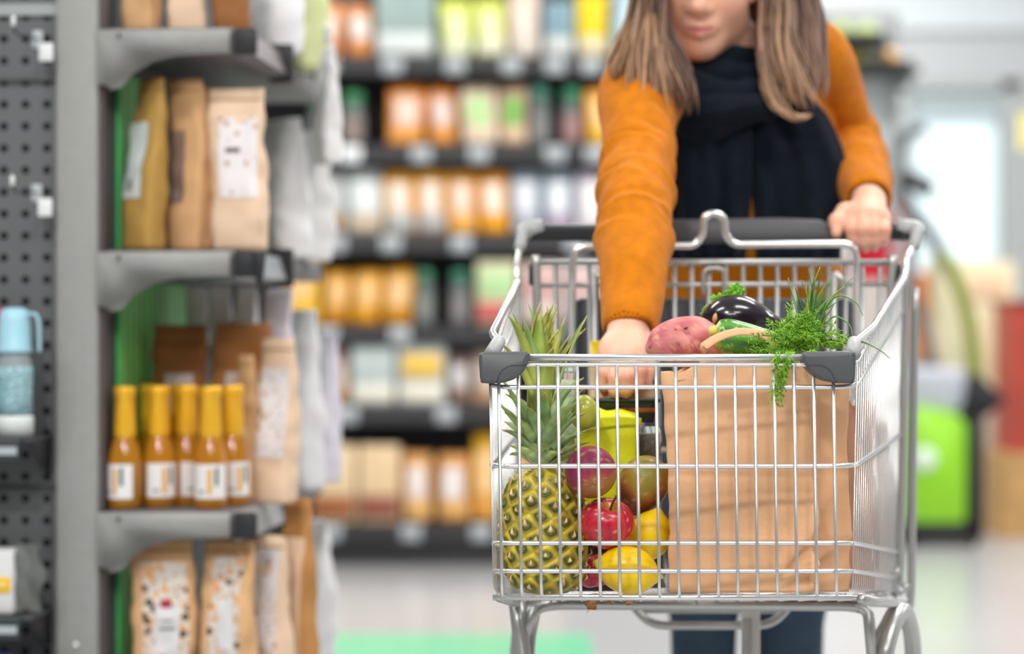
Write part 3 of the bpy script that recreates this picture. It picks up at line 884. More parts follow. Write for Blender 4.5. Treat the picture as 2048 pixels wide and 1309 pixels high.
# black produce trays on a slim stand
D = 9.4
def Zp(py, D): return CAM_H + (CY - py) / FPX * D
def Xp(px, D): return (px - CX) / FPX * D
t = thing('produce_stand', 'slim grey stand carrying two black produce trays behind the shopper', 'stand', (Xp(1735, D), D, 0))
for x in (1640, 1790):
    obj('stand_post', box(Xp(x, D), Xp(x, D) + .03, D + .1, D + .13, 0, Zp(20, D)), M('stand_grey', '#A3ABAC', rough=.5, metal=.3), t, smooth=False)
for py in (85, 140):
    obj('tray', join(box(Xp(1630, D), Xp(1830 if py > 100 else 1770, D), D - .12, D + .1, Zp(py + 12, D), Zp(py + 2, D)), box(Xp(1630, D), Xp(1815 if py > 100 else 1760, D), D - .13, D - .12, Zp(py + 12, D), Zp(py - 12, D))), M('black_tray', '#1B1D20', rough=.5), t, smooth=False)
obj('stand_back', box(Xp(1630, D), Xp(1800, D), D + .13, D + .14, Zp(420, D), Zp(10, D)), M('stand_back_pale', '#CDD2D2', rough=.6), t, smooth=False)
fruit_specs = [(1712, 108, '#C9C52C', 'yellow green fruit on the lower black tray beside the sleeve'), (1777, 112, '#D8A85A', 'peach coloured fruit at the end of the lower black tray'), (1680, 60, '#B8CC4A', 'green fruit on the upper black tray beside the shoulder'), (1728, 62, '#BFD678', 'pale green fruit at the end of the upper black tray')]
for px, py, c, txt in fruit_specs:
    r = .043 if py > 100 else .036
    tz = Zp((140 if py > 100 else 85) + 2, D) + r * .93
    o = thing('round_fruit', txt, 'fruit', (Xp(px, D), D - .06 + (.05 if py > 100 else .0), tz - r * .93 + .001), 0, 'fruit on the black trays')
    gobj('flesh', lathe([(0, 0.0), (r * .5, .003), (r * .9, r * .5), (r, r * .95), (r * .9, r * 1.45), (r * .5, r * 1.85), (0.004, r * 1.86)], 18), M('fruit_' + c, c, rough=.4, var=(20, .1)), o)
    gobj('stalk', tube([(0, 0, r * 1.84), (.002, 0, r * 1.92)], .003, 6), M('stalk_brown', '#5A4A2A', rough=.7), o)
# red upright case behind the elbow
D = 9.8
t = thing('red_sports_case', 'tall curved red and white case standing behind the bent elbow', 'case', (Xp(1765, D), D, 0))
def rc(u, v):
    a = u * 2 * math.pi
    z = Zp(562, D) + v * (Zp(250, D) - Zp(562, D))
    w = .105 * (1 - .75 * max(0, v - .45) ** 1.2 / .55 ** 1.2 * .8)
    return (Xp(1755, D) + w * math.cos(a) - .02 * v, D + .09 * math.sin(a), z)
V, Fc = grid_geo(rc, 26, 24, close_u=True); Fc.append(tuple(range(25, -1, -1))); Fc.append(tuple(23 * 26 + i for i in range(26)))
obj('shell', (V, Fc), M('case_red', '#C8142C', rough=.4, var=(3, .12)), t)
def rc2(u, v):
    a = math.radians(195) + u * math.radians(75)
    z = Zp(470, D) + v * (Zp(255, D) - Zp(470, D))
    vv = (z - Zp(562, D)) / (Zp(250, D) - Zp(562, D))
    w = .105 * (1 - .75 * max(0, vv - .45) ** 1.2 / .55 ** 1.2 * .8) + .004
    return (Xp(1755, D) + w * math.cos(a) - .02 * vv, D + .094 * math.sin(a), z)
obj('stand', box(Xp(1690, D), Xp(1772, D), D - .12, D + .12, 0, Zp(563, D)), M('stand_offwhite', '#D9CFC8', rough=.6), t, smooth=False)
obj('white_front', grid_geo(rc2, 8, 10), M('case_white', '#E6DEE6', rough=.4), t)
# green cleaning machine
D = 9.9
t = thing('floor_cleaning_machine', 'lime green machine on a black base with long slanted handle, far behind the trolley', 'machine', (Xp(1880, D), D, 0))
mk = M('machine_black', '#17161A', rough=.5)
obj('tank', prism([(Xp(1800, D), Zp(1042, D)), (Xp(1908, D), Zp(1046, D)), (Xp(1920, D), Zp(1032, D)), (Xp(1923, D), Zp(850, D)), (Xp(1900, D), Zp(826, D)), (Xp(1850, D), Zp(815, D)), (Xp(1800, D), Zp(812, D))], 'y', D - .15, D + .2, .012), M('machine_green', '#93D52A', rough=.35, var=(2, .06)), t)
obj('tank_badge', lathe([(0, 0), (.05, 0), (.045, .006), (0, .008)], 18), M('badge_white', '#DFF0E0', rough=.4), t, world=False)
bb = bpy.data.objects['tank_badge']; bb.location = (Xp(1836, D) - t.location.x, -.152, Zp(915, D)); bb.rotation_euler = (math.radians(90), 0, 0)
obj('base', rbox(Xp(1790, D), Xp(1952, D), D - .16, D + .25, .03, Zp(1040, D), .01), mk, t)
obj('side_frame', rbox(Xp(1921, D), Xp(1954, D), D - .16, D + .22, .045, Zp(838, D), .01), mk, t)
for x, y in ((1815, -.08), (1940, -.08), (1815, .18), (1940, .18)):
    w_ = obj('wheel', lathe([(0, -.015), (.03, -.015), (.036, -.01), (.036, .01), (.03, .015), (0, .015)], 18), M('wheel_grey', '#3B3D40', rough=.6), t, world=False)
    w_.rotation_euler = (0, math.radians(90), 0); w_.location = (Xp(x, D) - t.location.x, y, .036)
obj('motor_head', prism([(Xp(1905, D), Zp(835, D)), (Xp(1950, D), Zp(842, D)), (Xp(2003, D), Zp(800, D)), (Xp(1975, D), Zp(775, D)), (Xp(1948, D), Zp(745, D)), (Xp(1925, D), Zp(780, D))], 'y', D - .12, D + .12, .012), mk, t)
obj('grey_hood', rbox(Xp(1805, D), Xp(1925, D), D - .10, D + .15, Zp(828, D), Zp(735, D), .03, 3), M('hood_grey', '#B9BDC8', rough=.35), t)
obj('handle_pole', tube(spline([P(1950, 760, D), P(1940, 660, D), P(1912, 560, D), P(1880, 505, D)], 8), .030, 10), M('pole_olive', '#7E8E30', rough=.45), t)
obj('handle_sheath', tube(spline([P(1916, 770, D + .05), P(1905, 680, D + .05), P(1880, 590, D + .05), P(1862, 520, D + .05)], 8), .034, 12, squash=.5), M('sheath_pale', '#DFE6C0', rough=.5), t)
obj('handle_bar', tube(spline([P(1884, 512, D), P(1850, 455, D), P(1820, 420, D), P(1805, 380, D), P(1822, 355, D)], 8), .025, 10), M('bar_dark', '#34393B', rough=.5), t)
obj('handle_grip', tube(spline([P(1790, 372, D), P(1815, 358, D), P(1845, 372, D), P(1862, 385, D)], 6), .036, 10), mk, t)
obj('control_lever', tube(spline([P(1800, 300, D), P(1816, 268, D), P(1850, 255, D)], 6), .026, 8), M('bar_dark2', '#4A4F52', rough=.5), t)
obj('lever_stem', tube([P(1800, 300, D), P(1806, 378, D)], .02, 8), M('bar_dark2', '#4A4F52'), t)
obj('hose', tube(spline([P(1832, 430, D + .08), P(1822, 560, D + .08), P(1850, 650, D + .08), P(1870, 735, D + .08)], 8), .022, 10), M('hose_grey', '#6E7478', rough=.5), t)
# cream display carton and red brown ones beside it
D = 10.6
t = thing('display_bin', 'tall cream cardboard display bin by the bright window', 'display', (Xp(1980, D), D + .2, 0))
obj('bin_body', box(Xp(1885, D), Xp(2030, D), D, D + .4, Zp(780, D), Zp(522, D)), M('bin_cream', '#EFE3BF', rough=.6, var=(4, .08)), t, smooth=False)
obj('bin_foot', box(Xp(1900, D), Xp(2020, D), D + .02, D + .38, 0, Zp(780, D)), M('bin_foot_tan', '#D8CDBA', rough=.6, var=(4, .1)), t, smooth=False)
obj('bin_print', box(Xp(1940, D), Xp(2012, D), D - .006, D, Zp(600, D), Zp(560, D)), M('bin_print_rose', '#E2C2A2', rough=.6), t, smooth=False)
D = 10.2
t = thing('red_display_box', 'red brown display box at the frame edge in front of the cream bin', 'box', (Xp(2060, D), D + .1, 0))
obj('box_body', box(Xp(2018, D), Xp(2110, D), D, D + .3, Zp(905, D), Zp(610, D)), M('box_red', '#AE4436', rough=.5, var=(5, .2)), t, smooth=False)
obj('box_lower', box(Xp(2000, D), Xp(2110, D), D - .02, D + .3, 0, Zp(905, D)), M('box_tan', '#C69A62', rough=.6, var=(9, .2)), t, smooth=False)
obj('box_rim', box(Xp(2014, D), Xp(2112, D), D - .01, D + .31, Zp(612, D), Zp(600, D)), M('box_rim_dark', '#8A3B30', rough=.5), t, smooth=False)
t = thing('orange_box', 'small orange brown box seen between the trolley post and the machine', 'box', (Xp(1842, 10.9), 10.9, 0))
obj('box_body', box(Xp(1828, 10.9), Xp(1858, 10.9), 10.9, 11.1, 0.75, Zp(545, 10.9)), M('box_orange', '#D98A4A', rough=.5), t, smooth=False)
obj('box_stand', box(Xp(1826, 10.9), Xp(1860, 10.9), 10.9, 11.1, 0, .75), M('box_stand_grey', '#8B9097', rough=.5), t, smooth=False)
t = thing('yellow_poster', 'yellow poster on a slim post at the frame edge high by the window', 'poster', (Xp(2050, 11.5), 11.5, 0))
obj('poster_board', box(Xp(2038, 11.5), Xp(2090, 11.5), 11.5, 11.51, Zp(300, 11.5), Zp(225, 11.5)), M('poster_yellow', '#E6DF86', rough=.5), t, smooth=False)
obj('post', box(Xp(2056, 11.5), Xp(2066, 11.5), 11.51, 11.54, 0, Zp(230, 11.5)), M('post_grey', '#A8ACAC', rough=.5), t, smooth=False)
# ================================================================ shopping trolley
m_wire = M('galvanised_wire', '#DDDEDE', rough=.24, metal=.82)
m_wire2 = M('zinc_tube', '#B7B8B6', rough=.35, metal=.7, var=(20, .05))
m_bump = M('grey_bumper_plastic', '#4F5254', rough=.42, var=(30, .04), bump=(160, .08, .001))
m_hand = M('black_handle_plastic', '#2E3033', rough=.4)
m_hand2 = M('dark_cover_plastic', '#4A4B4F', rough=.5)
m_handgrey = M('grey_elbow_plastic', '#A9ACAC', rough=.4)
m_seat = M('slate_seat_plastic', '#4A4F55', rough=.5)
DF, DR = 2.735, 3.30
cart = thing('shopping_trolley', 'silver wire shopping trolley with dark corner bumpers, full of groceries, pushed by the person', 'trolley', (P(1380, 0, 2.95).x, 2.95, 0))
def DD(px): return DF - (px - 975) / 740 * .02
def PF(px, py): return P(px, py, DD(px))          # point of the front panel
# front corner columns
rows_f = [730, 775, 933, 1087, 1143]
xl_top, xr_top, xl_bot, xr_bot = 977, 1712, 986, 1703
def fl_x(py, side):
    t = (py - 715) / (1187 - 715)
    return xl_top + (xl_bot - xl_top) * t if side < 0 else xr_top + (xr_bot - xr_top) * t
rear_R = [(1809, 546), (1808, 617), (1803, 868), (1797, 1105), (1792, 1157)]
rear_L = [(1036, 572), (1035, 632), (1030, 872), (1025, 1103), (1023, 1155)]
BOT_F = 1189
def side_pt(side, s, py_front):
    """point of a side wall: s = 0 front .. 1 rear, row chosen by its height at the front"""
    ys = rows_f + [BOT_F]
    rr = (rear_R if side > 0 else rear_L) + [(1789, 1190) if side > 0 else (1022, 1190)]
    for i in range(len(ys) - 1):
        if py_front <= ys[i + 1] or i == len(ys) - 2:
            t = (py_front - ys[i]) / (ys[i + 1] - ys[i])
            break
    a = P(*rr[i], DR); b = P(*rr[i + 1], DR)
    rear = a.lerp(b, t)
    fx = fl_x(py_front, side)
    return PF(fx, py_front).lerp(rear, s)
# horizontal hoops: rear left -> front -> rear right, rounded corners
hoops = []
for py, r in zip(rows_f, (.0026, .0027, .0029, .0027, .0027)):
    pts = [side_pt(-1, 1, py), side_pt(-1, 0, py), side_pt(1, 0, py), side_pt(1, 1, py)]
    hoops.append(tube(fillet(pts, .028, 8), r, 8))
obj('basket_hoop', hoops[0], m_wire, cart)
for h in hoops[1:]:
    obj('basket_hoop', h, m_wire, cart)
# floor wires run on from the front uprights: one wire each, bent under the front edge
def floor_pt(px, s):
    a = PF(px, 1196)
    u = (px - 985) / (1703 - 985)
    b = P(1022, 1188, DR).lerp(P(1789, 1190, DR), u)
    p = a.lerp(b, s)
    return p
fw = []
n_up = 18
for i in range(n_up):
    xt = 997 + i * 39.3
    xb = xt + 7
    p0, p1 = PF(xt, 730), PF(xb, 1186)
    f0, f1 = floor_pt(xb, .03), floor_pt(xb, 1)
    fw.append(tube(fillet([p0 - Vector((0, .004, 0)), p1 - Vector((0, .004, 0)), f0 + Vector((0, 0, -.003)), f1 + Vector((0, 0, -.003))], .012, 5), .00195, 6))
obj('wire_lattice', join(*fw), m_wire, cart, label='thin upright wires of the front, bent back into the floor')
cr = []
for s in (.015, .1, .22, .36, .5, .66, .82, .98):
    cr.append(tube([floor_pt(985, s) + Vector((0, 0, .0)), floor_pt(1703, s) + Vector((0, 0, 0))], .0022 if s > .05 else .0035, 6))
obj('floor_lattice', join(*cr), m_wire, cart, label='cross wires of the basket floor')
for side in (-1, 1):
    g = []
    for k in range(24):
        s = .02 + .96 * k / 23
        top = side_pt(side, s, 730 if k < 3 else 722)
        g.append(tube(fillet([top, side_pt(side, s, 1182), side_pt(side, s, BOT_F) + Vector((-side * .012, 0, -.004))], .01, 4), .00095, 5))
    obj('wire_lattice', join(*g), m_wire, cart, label='thin upright wires of a basket side')
# rim: front bar, then along the side and kinked up to the handle
rim = {-1: [(984, 700, DF + .01), (997, 684, 2.77), (984, 667, 2.79), (1036, 568, 3.25), (1033, 537, 3.275), (1040, 491, 3.345), (1050, 462, 3.39)],
       1: [(1706, 700, DF - .005), (1708, 686, 2.76), (1747, 654, 2.82), (1808, 559, 3.25), (1811, 522, 3.275), (1829, 489, 3.345), (1826, 462, 3.39)]}
front_bar = tube([PF(982, 716), PF(1700, 716)], .0042, 10)
obj('rim_bar', front_bar, m_wire, cart)
for sd in (-1, 1):
    obj('rim_bar', tube(fillet([P(*q) for q in rim[sd]], .02, 5), .0046, 10), m_wire, cart)
# corner bumpers
def bumper(sd):
    pl = [(957, 709), (962, 705), (1054, 704), (1058, 708), (1058, 722), (1052, 738), (1040, 752), (1024, 762), (1004, 767), (966, 768), (960, 764)]
    if sd > 0:
        pl = [(1606, 705), (1704, 703), (1711, 706), (1713, 712), (1711, 764), (1706, 768), (1672, 767), (1650, 763), (1630, 752), (1616, 738), (1606, 720)]
    D0 = DD(pl[0][0]) - .014
    poly = [(P(x, y, D0).x, P(x, y, D0).z) for x, y in pl]
    b = obj('corner_bumper', prism(poly, 'y', D0, D0 + .048, .004, 2), m_bump, cart, label='dark grey plastic corner bumper')
    sharp(b, 50)
    # top clip that wraps the rising rim
    q = [P(*rim[sd][0]), P(*rim[sd][1])]
    obj('rim_clip', tube([q[0] + Vector((0, -.004, -.004)), q[1], q[1] + (q[1] - q[0]) * .2], [.009, .008, .0065], 10), m_handgrey, cart)
    # moulded groove
    a = 1 if sd < 0 else -1
    cx = 1002 if sd < 0 else 1662
    gr = [P(cx - a * 9, 766, D0 - .0002), P(cx, 744, D0 - .0002), P(cx + a * 18, 732, D0 - .0002), P(cx + a * 50, 731, D0 - .0002)]
    obj('bumper_groove', tube(spline(gr, 5), .0005, 5), M('groove_dark', '#37393B', rough=.5), b)
bumper(-1); bumper(1)
# handle
HD = 3.40
obj('handle', tube([P(1050, 466, HD), P(1828, 464, HD)], .0125, 16), m_hand, cart, label='black handle bar')
cv = prism([(P(1338, 0, HD).x, P(0, 440, HD).z), (P(1560, 0, HD).x, P(0, 437, HD).z), (P(1640, 0, HD).x, P(0, 440, HD).z), (P(1672, 0, HD).x, P(0, 462, HD).z), (P(1690, 0, HD).x, P(0, 482, HD).z), (P(1338, 0, HD).x, P(0, 488, HD).z)], 'y', HD - .018, HD + .02, .006)
obj('handle_cover', cv, m_hand2, cart, label='dark grey plastic cover on the handle')
obj('elbow_joint', tube(fillet([P(1040, 495, 3.335), P(1046, 462, HD - .005), P(1085, 456, HD)], .02, 6), [.0085] * 2 + [.0125] * 6 + [.013], 12), m_handgrey, cart)
obj('elbow_joint', tube(fillet([P(1829, 492, 3.335), P(1836, 458, HD - .005), P(1795, 455, HD)], .02, 6), [.0085] * 2 + [.0125] * 6 + [.013], 12), m_handgrey, cart)
obj('grip_end', rbox(P(1795, 0, HD).x, P(1822, 0, HD).x, HD - .012, HD + .012, P(0, 482, HD).z, P(0, 450, HD).z, .004), m_hand, cart)
# rear flap
RF = 3.298
fl_ = [tube([P(1072, 525, RF), P(1786, 525, RF)], .0046, 8), tube([P(1066, 571, RF), P(1795, 569, RF)], .0036, 8)]
for g in fl_: obj('flap_bar', g, m_wire2, cart)
g = []
for k in range(20):
    px = 1110 + k * 34.2
    if 1185 < px < 1200: px = 1190
    g.append(tube([P(px, 525, RF), P(px + (1400 - px) * .02, 1140, RF)], .0031, 6))
g.append(tube([P(1070, 900, RF), P(1780, 900, RF)], .003, 6))
obj('flap_lattice', join(*g), m_wire2, cart, label='wires of the hinged rear flap')
for px in (1072, 1786):
    obj('flap_hinge_post', tube(spline([P(px, 510, RF), P(px + (2 if px < 1400 else -4), 600, RF), P(px + 3, 760, RF), P(px + 3, 1000, RF)], 5), .0062, 10), m_wire2, cart)
    obj('hinge_clip', rbox(P(px - 14 if px < 1400 else px + 2, 0, RF).x, P(px - 2 if px < 1400 else px + 16, 0, RF).x, RF - .004, RF + .03, P(0, 572, RF).z, P(0, 528, RF).z, .004), m_hand, cart)
# loop hook on the flap
obj('flap_hook', tube(fillet([P(1407, 590, RF - .006), P(1407, 540, RF - .006), P(1428, 536, RF - .006), P(1449, 540, RF - .006), P(1449, 590, RF - .006)], .014, 6), .003, 8), m_wire2, cart)
# child seat frame with its hump, and the seat board
CS = 3.268
loop = [P(1143, 720, CS), P(1146, 493, CS), P(1390, 492, CS), P(1406, 470, CS), P(1408, 428, CS), P(1448, 428, CS), P(1450, 470, CS), P(1468, 490, CS), P(1712, 488, CS), P(1714, 720, CS)]
obj('seat_loop', tube(fillet(loop, .022, 8), .0052, 12), m_wire, cart, label='thick chrome loop with a hump in the middle')
obj('child_seat', rbox(P(1150, 0, 3.32).x, P(1706, 0, 3.32).x, 3.312, 3.328, P(0, 780, 3.32).z, P(0, 597, 3.32).z, .008), m_seat, cart, label='slate plastic child seat board')
for px in (1190, 1668):
    obj('seat_wire', tube([P(px, 545, 3.282), P(px, 1000, 3.282)], .0042, 8), m_wire2, cart)
    obj('seat_wire_cap', tube([P(px, 545, 3.282), P(px + 18, 560, 3.282), P(px + 18, 586, 3.282)], .0045, 8), m_wire2, cart)
# rear uprights
for (x0, y0, x1, y1, D) in ((1811, 522, 1799, 1160, 3.285), (1830, 575, 1822, 1185, 3.35)):
    obj('rear_post', tube(spline([P(x0, y0, D), P(x0 - 4, (y0 + y1) / 2, D), P(x1, y1, D), P(x1 - 10, y1 + 28, D)], 6), .0058, 10), m_wire2, cart)
for (x0, y0, x1, y1, D) in ((1036, 540, 1026, 1160, 3.285),):
    obj('rear_post', tube([P(x0, y0, D), P(x1, y1, D), P(x1 + 8, y1 + 28, D)], .0058, 10), m_wire2, cart)
obj('hinge_hook', tube(fillet([P(1800, 1140, 3.27), P(1786, 1150, 3.27), P(1786, 1176, 3.27), P(1806, 1186, 3.27), P(1815, 1168, 3.27)], .012, 5), .0052, 8), m_wire2, cart)
# underframe
UF = 3.02
obj('frame_bar', tube(fillet([P(1040, 1300, UF - .03), P(1066, 1218, UF - .03), P(1110, 1209, UF), P(1700, 1212, UF), P(1736, 1220, UF), P(1746, 1330, UF - .02)], .03, 6), .0072, 12), m_wire2, cart)
obj('frame_bar', tube([P(1020, 1205, 3.18), P(1815, 1206, 3.18)], .006, 10), m_wire2, cart)
obj('frame_rail', tube(fillet([P(1000, 1196, 2.80), P(1030, 1206, 2.95), P(1046, 1208, 3.2)], .05, 5), .006, 10), m_wire2, cart)
obj('frame_rail', tube(fillet([P(1722, 1200, 2.80), P(1770, 1206, 2.95), P(1808, 1208, 3.2)], .05, 5), .006, 10), m_wire2, cart)
def leg(pts, r=.0105):
    return obj('leg', tube(fillet(pts, .05, 8), r, 12), m_wire2, cart)
def zz(p, z): return Vector((p.x, p.y, z))
leg([P(1034, 1206, 3.0), P(1046, 1309, 2.98), zz(P(1080, 1600, 2.93), .16)], .0105)
leg([P(1070, 1222, 3.06), P(1056, 1296, 3.02), zz(P(1084, 1500, 2.95), .2)], .0075)
leg([P(1796, 1208, 3.08), P(1740, 1309, 3.03), zz(P(1690, 1500, 2.97), .16)], .0085)
leg([P(1766, 1330, 3.0), P(1780, 1262, 3.02), P(1806, 1212, 3.06), P(1824, 1262, 3.12), P(1828, 1340, 3.18), zz(P(1815, 1700, 3.24), .16)], .011)
leg([P(1044, 1200, 3.18), zz(P(1010, 1500, 3.3), .3), zz(P(1000, 1700, 3.36), .16)], .009)
# lower rack and centre plate
LR = 3.22
obj('lower_rack', join(tube(fillet([P(1262, 1206, LR), P(1300, 1252, LR - .02), P(1544, 1252, LR - .02), P(1584, 1206, LR)], .03, 6), .0058, 10), tube([P(1268, 1222, LR), P(1572, 1222, LR)], .004, 8)), m_wire2, cart)
obj('centre_plate', rbox(P(1476, 0, LR).x, P(1513, 0, LR).x, LR - .05, LR - .044, .2, P(0, 1204, LR).z, .002), M('plate_white', '#D6D8D6', rough=.4, metal=.3), cart)
obj('chassis', join(tube([zz(P(1080, 0, 2.93), .16), zz(P(1690, 0, 2.97), .16)], .01, 10), tube([zz(P(1000, 0, 3.36), .16), zz(P(1815, 0, 3.24), .16)], .01, 10), tube([zz(P(1085, 0, 2.93), .16), zz(P(1005, 0, 3.36), .16)], .01, 10), tube([zz(P(1688, 0, 2.97), .16), zz(P(1813, 0, 3.24), .16)], .01, 10), tube([P(1494, 1240, LR - .05) * 1.0, zz(P(1494, 0, LR - .05), .16)], .006, 8)), m_wire2, cart)
for (px, D) in ((1080, 2.93), (1690, 2.97), (1000, 3.36), (1815, 3.24)):
    c = zz(P(px, 0, D), .0)
    ck = obj('caster', join(xform(prism([(-.02, .16), (.02, .16), (.03, .05), (.012, .05), (0, .11), (-.012, .05), (-.014, .05)], 'x', -.017, .017), Matrix.Translation(c))), m_wire2, cart, smooth=False)
    wg = lathe([(0, -.014), (.04, -.014), (.05, -.01), (.05, .01), (.04, .014), (0, .014)], 24)
    obj('wheel', xform(wg, Matrix.Translation(c + Vector((0, 0, .0505))) @ Matrix.Rotation(math.radians(90), 4, 'Y')), M('wheel_rubber', '#3A3B3D', rough=.6), ck)
# ================================================================ groceries in the trolley
rng = random.Random(7)
def zfl(D): return .5838 - .103 * (D - 2.735) + .0045      # top of the basket floor at depth D
def m2(px, D): return px * D / FPX                          # pixels to metres
def blob(pts, seg=28, n=6, noise_=None, squash=None):
    """closed lofted body along (px, py, D, radius in metres) stations"""
    q = spline([(*pnp(P(a, b, c)), r) for a, b, c, r in pts], n)
    g = tube([v[:3] for v in q], [max(v[3], .0004) for v in q], seg, squash=squash)
    if noise_:
        out = []
        for v in g[0]:
            out.append(v + Vector((nz(v, noise_[0], 1), nz(v, noise_[0], 5), nz(v, noise_[0], 9))) * noise_[1])
        g = (out, g[1])
    return g
def lerp3(a, b, t):
    t = max(0, min(1, t)); return tuple(x + (y - x) * t for x, y in zip(a, b))

# ---- pineapple
pc = Vector((P(1080, 0, 2.845).x + .0078, 2.845, zfl(2.845) + .001))
pine = thing('pineapple', 'ripe pineapple with bushy green crown standing in the corner of the trolley', 'pineapple', pc)
PH, PR, NE = .146, .0478, 110
def prad(t):
    return PR * (max(0.0, 1 - abs(2 * t - .93) ** 3.2 * .62)) ** .6 * (1.0 if t > .06 else .80 + t / .06 * .2) * (1.0 if t < .94 else 1 - (t - .94) * 4.5)
def lean(t): return Vector((-.006 * t, 0, 0))
eyes = []
for n in range(NE):
    eyes.append((n * 2.39996 % (2 * math.pi), (n + .5) / NE))
EY = np.array(eyes)
NU, NV = 210, 150
tt, aa = np.meshgrid(np.linspace(0, 1, NV), np.arange(NU) / NU * 2 * np.pi, indexing='ij')
tt, aa = tt.ravel(), aa.ravel()
rr = np.array([prad(t) for t in tt])
best = np.full((len(tt), 2), 9.0); bi = np.zeros(len(tt), int)
for i, (ea, et) in enumerate(eyes):
    da = (aa - ea + np.pi) % (2 * np.pi) - np.pi
    d = np.hypot(da * np.maximum(rr, .02), (tt - et) * PH)
    m = d < best[:, 0]
    best[:, 1] = np.where(m, best[:, 0], np.minimum(best[:, 1], d))
    bi = np.where(m, i, bi)
    best[:, 0] = np.where(m, d, best[:, 0])
edge = np.clip((best[:, 1] - best[:, 0]) / .009, 0, 1)
du = ((aa - EY[bi, 0] + np.pi) % (2 * np.pi) - np.pi) * rr
dv = (tt - EY[bi, 1]) * PH
disp = .0042 * np.sqrt(edge) - .0022 * np.exp(-((dv - .001) ** 2 + du ** 2) / .004 ** 2)
V, cols = [], []
cy_, cg, cd, co, ct = srgb('#E2C53C'), srgb('#5E7A2C'), srgb('#2A3E1A'), srgb('#A8A33A'), srgb('#B98D55')
for k in range(len(tt)):
    t, a = tt[k], aa[k]
    r = rr[k] + disp[k] * (1 if .03 < t < .97 else .2)
    V.append(pc + lean(t) + Vector((r * math.cos(a), r * math.sin(a), PH * t)))
    w = dv[k] / .010
    rad = math.hypot(du[k] / .0095, dv[k] / .0095)
    c = lerp3(cg, co, .5 + .5 * w)
    ring = math.exp(-((rad - .62) / .20) ** 2) * (1 if dv[k] < .003 else .45)
    c = lerp3(c, cd, ring * .95)
    c = lerp3(c, cy_, (1 - edge[k]) ** 1.1 * .95)
    if w > .35: c = lerp3(c, cy_, (w - .35) * 1.3)
    c = lerp3(c, ct, math.exp(-rad ** 2 / .06) * .7)
    v = .86 + .3 * nz(V[-1], 90, 2)
    if t < .12: c = lerp3(c, srgb('#8A7A3A'), (.12 - t) * 5)
    cols.append(tuple(x * v for x in c))
Fc = [(j * NU + i, j * NU + (i + 1) % NU, (j + 1) * NU + (i + 1) % NU, (j + 1) * NU + i) for j in range(NV - 1) for i in range(NU)]
Fc.append(tuple(range(NU - 1, -1, -1))); Fc.append(tuple((NV - 1) * NU + i for i in range(NU)))
m_attr = M('pineapple_skin', attr=True, rough=.42, bump=(160, .2, .002))
obj('fruit_body', (V, Fc), m_attr, pine, cols=cols)
# dry pointed bracts on each eye
gs, cs = [], []
for ea, et in eyes:
    r = prad(et) + .0035
    up = Vector((0, 0, 1)); out = Vector((math.cos(ea), math.sin(ea), 0)); sd = Vector((-math.sin(ea), math.cos(ea), 0))
    b = pc + lean(et) + out * r + up * (PH * et - .004)
    Ln = rng.uniform(.007, .012); w = rng.uniform(.0026, .0042)
    k = rng.uniform(-.3, .3)
    vs = [b - sd * w - out * .001, b + sd * w - out * .001, b + up * Ln * .45 + sd * (w * .75 + k * .002) + out * .003, b + up * Ln * .45 - sd * (w * .75 - k * .002) + out * .003,
          b + up * Ln + out * rng.uniform(.001, .003) + sd * k * .004, b + up * Ln * .4 + out * .0052]
    vs = [Vector((v.x, v.y, max(v.z, pc.z + .0008 + .0005 * j))) for j, v in enumerate(vs)]
    gs.append((vs, [(0, 1, 5), (1, 2, 5), (2, 4, 5), (4, 3, 5), (3, 0, 5), (1, 0, 3, 2), (2, 3, 4)]))
    base = lerp3(srgb('#C7A06A'), srgb('#E2C79A'), rng.random())
    cs += [lerp3(base, srgb('#8C8440'), .7)] * 2 + [base] * 2 + [lerp3(base, srgb('#EAD9BD'), .6), base]
obj('bracts', join(*gs), M('pineapple_bract', attr=True, rough=.7), pine, cols=cs, label='small dry pointed scales on the skin')
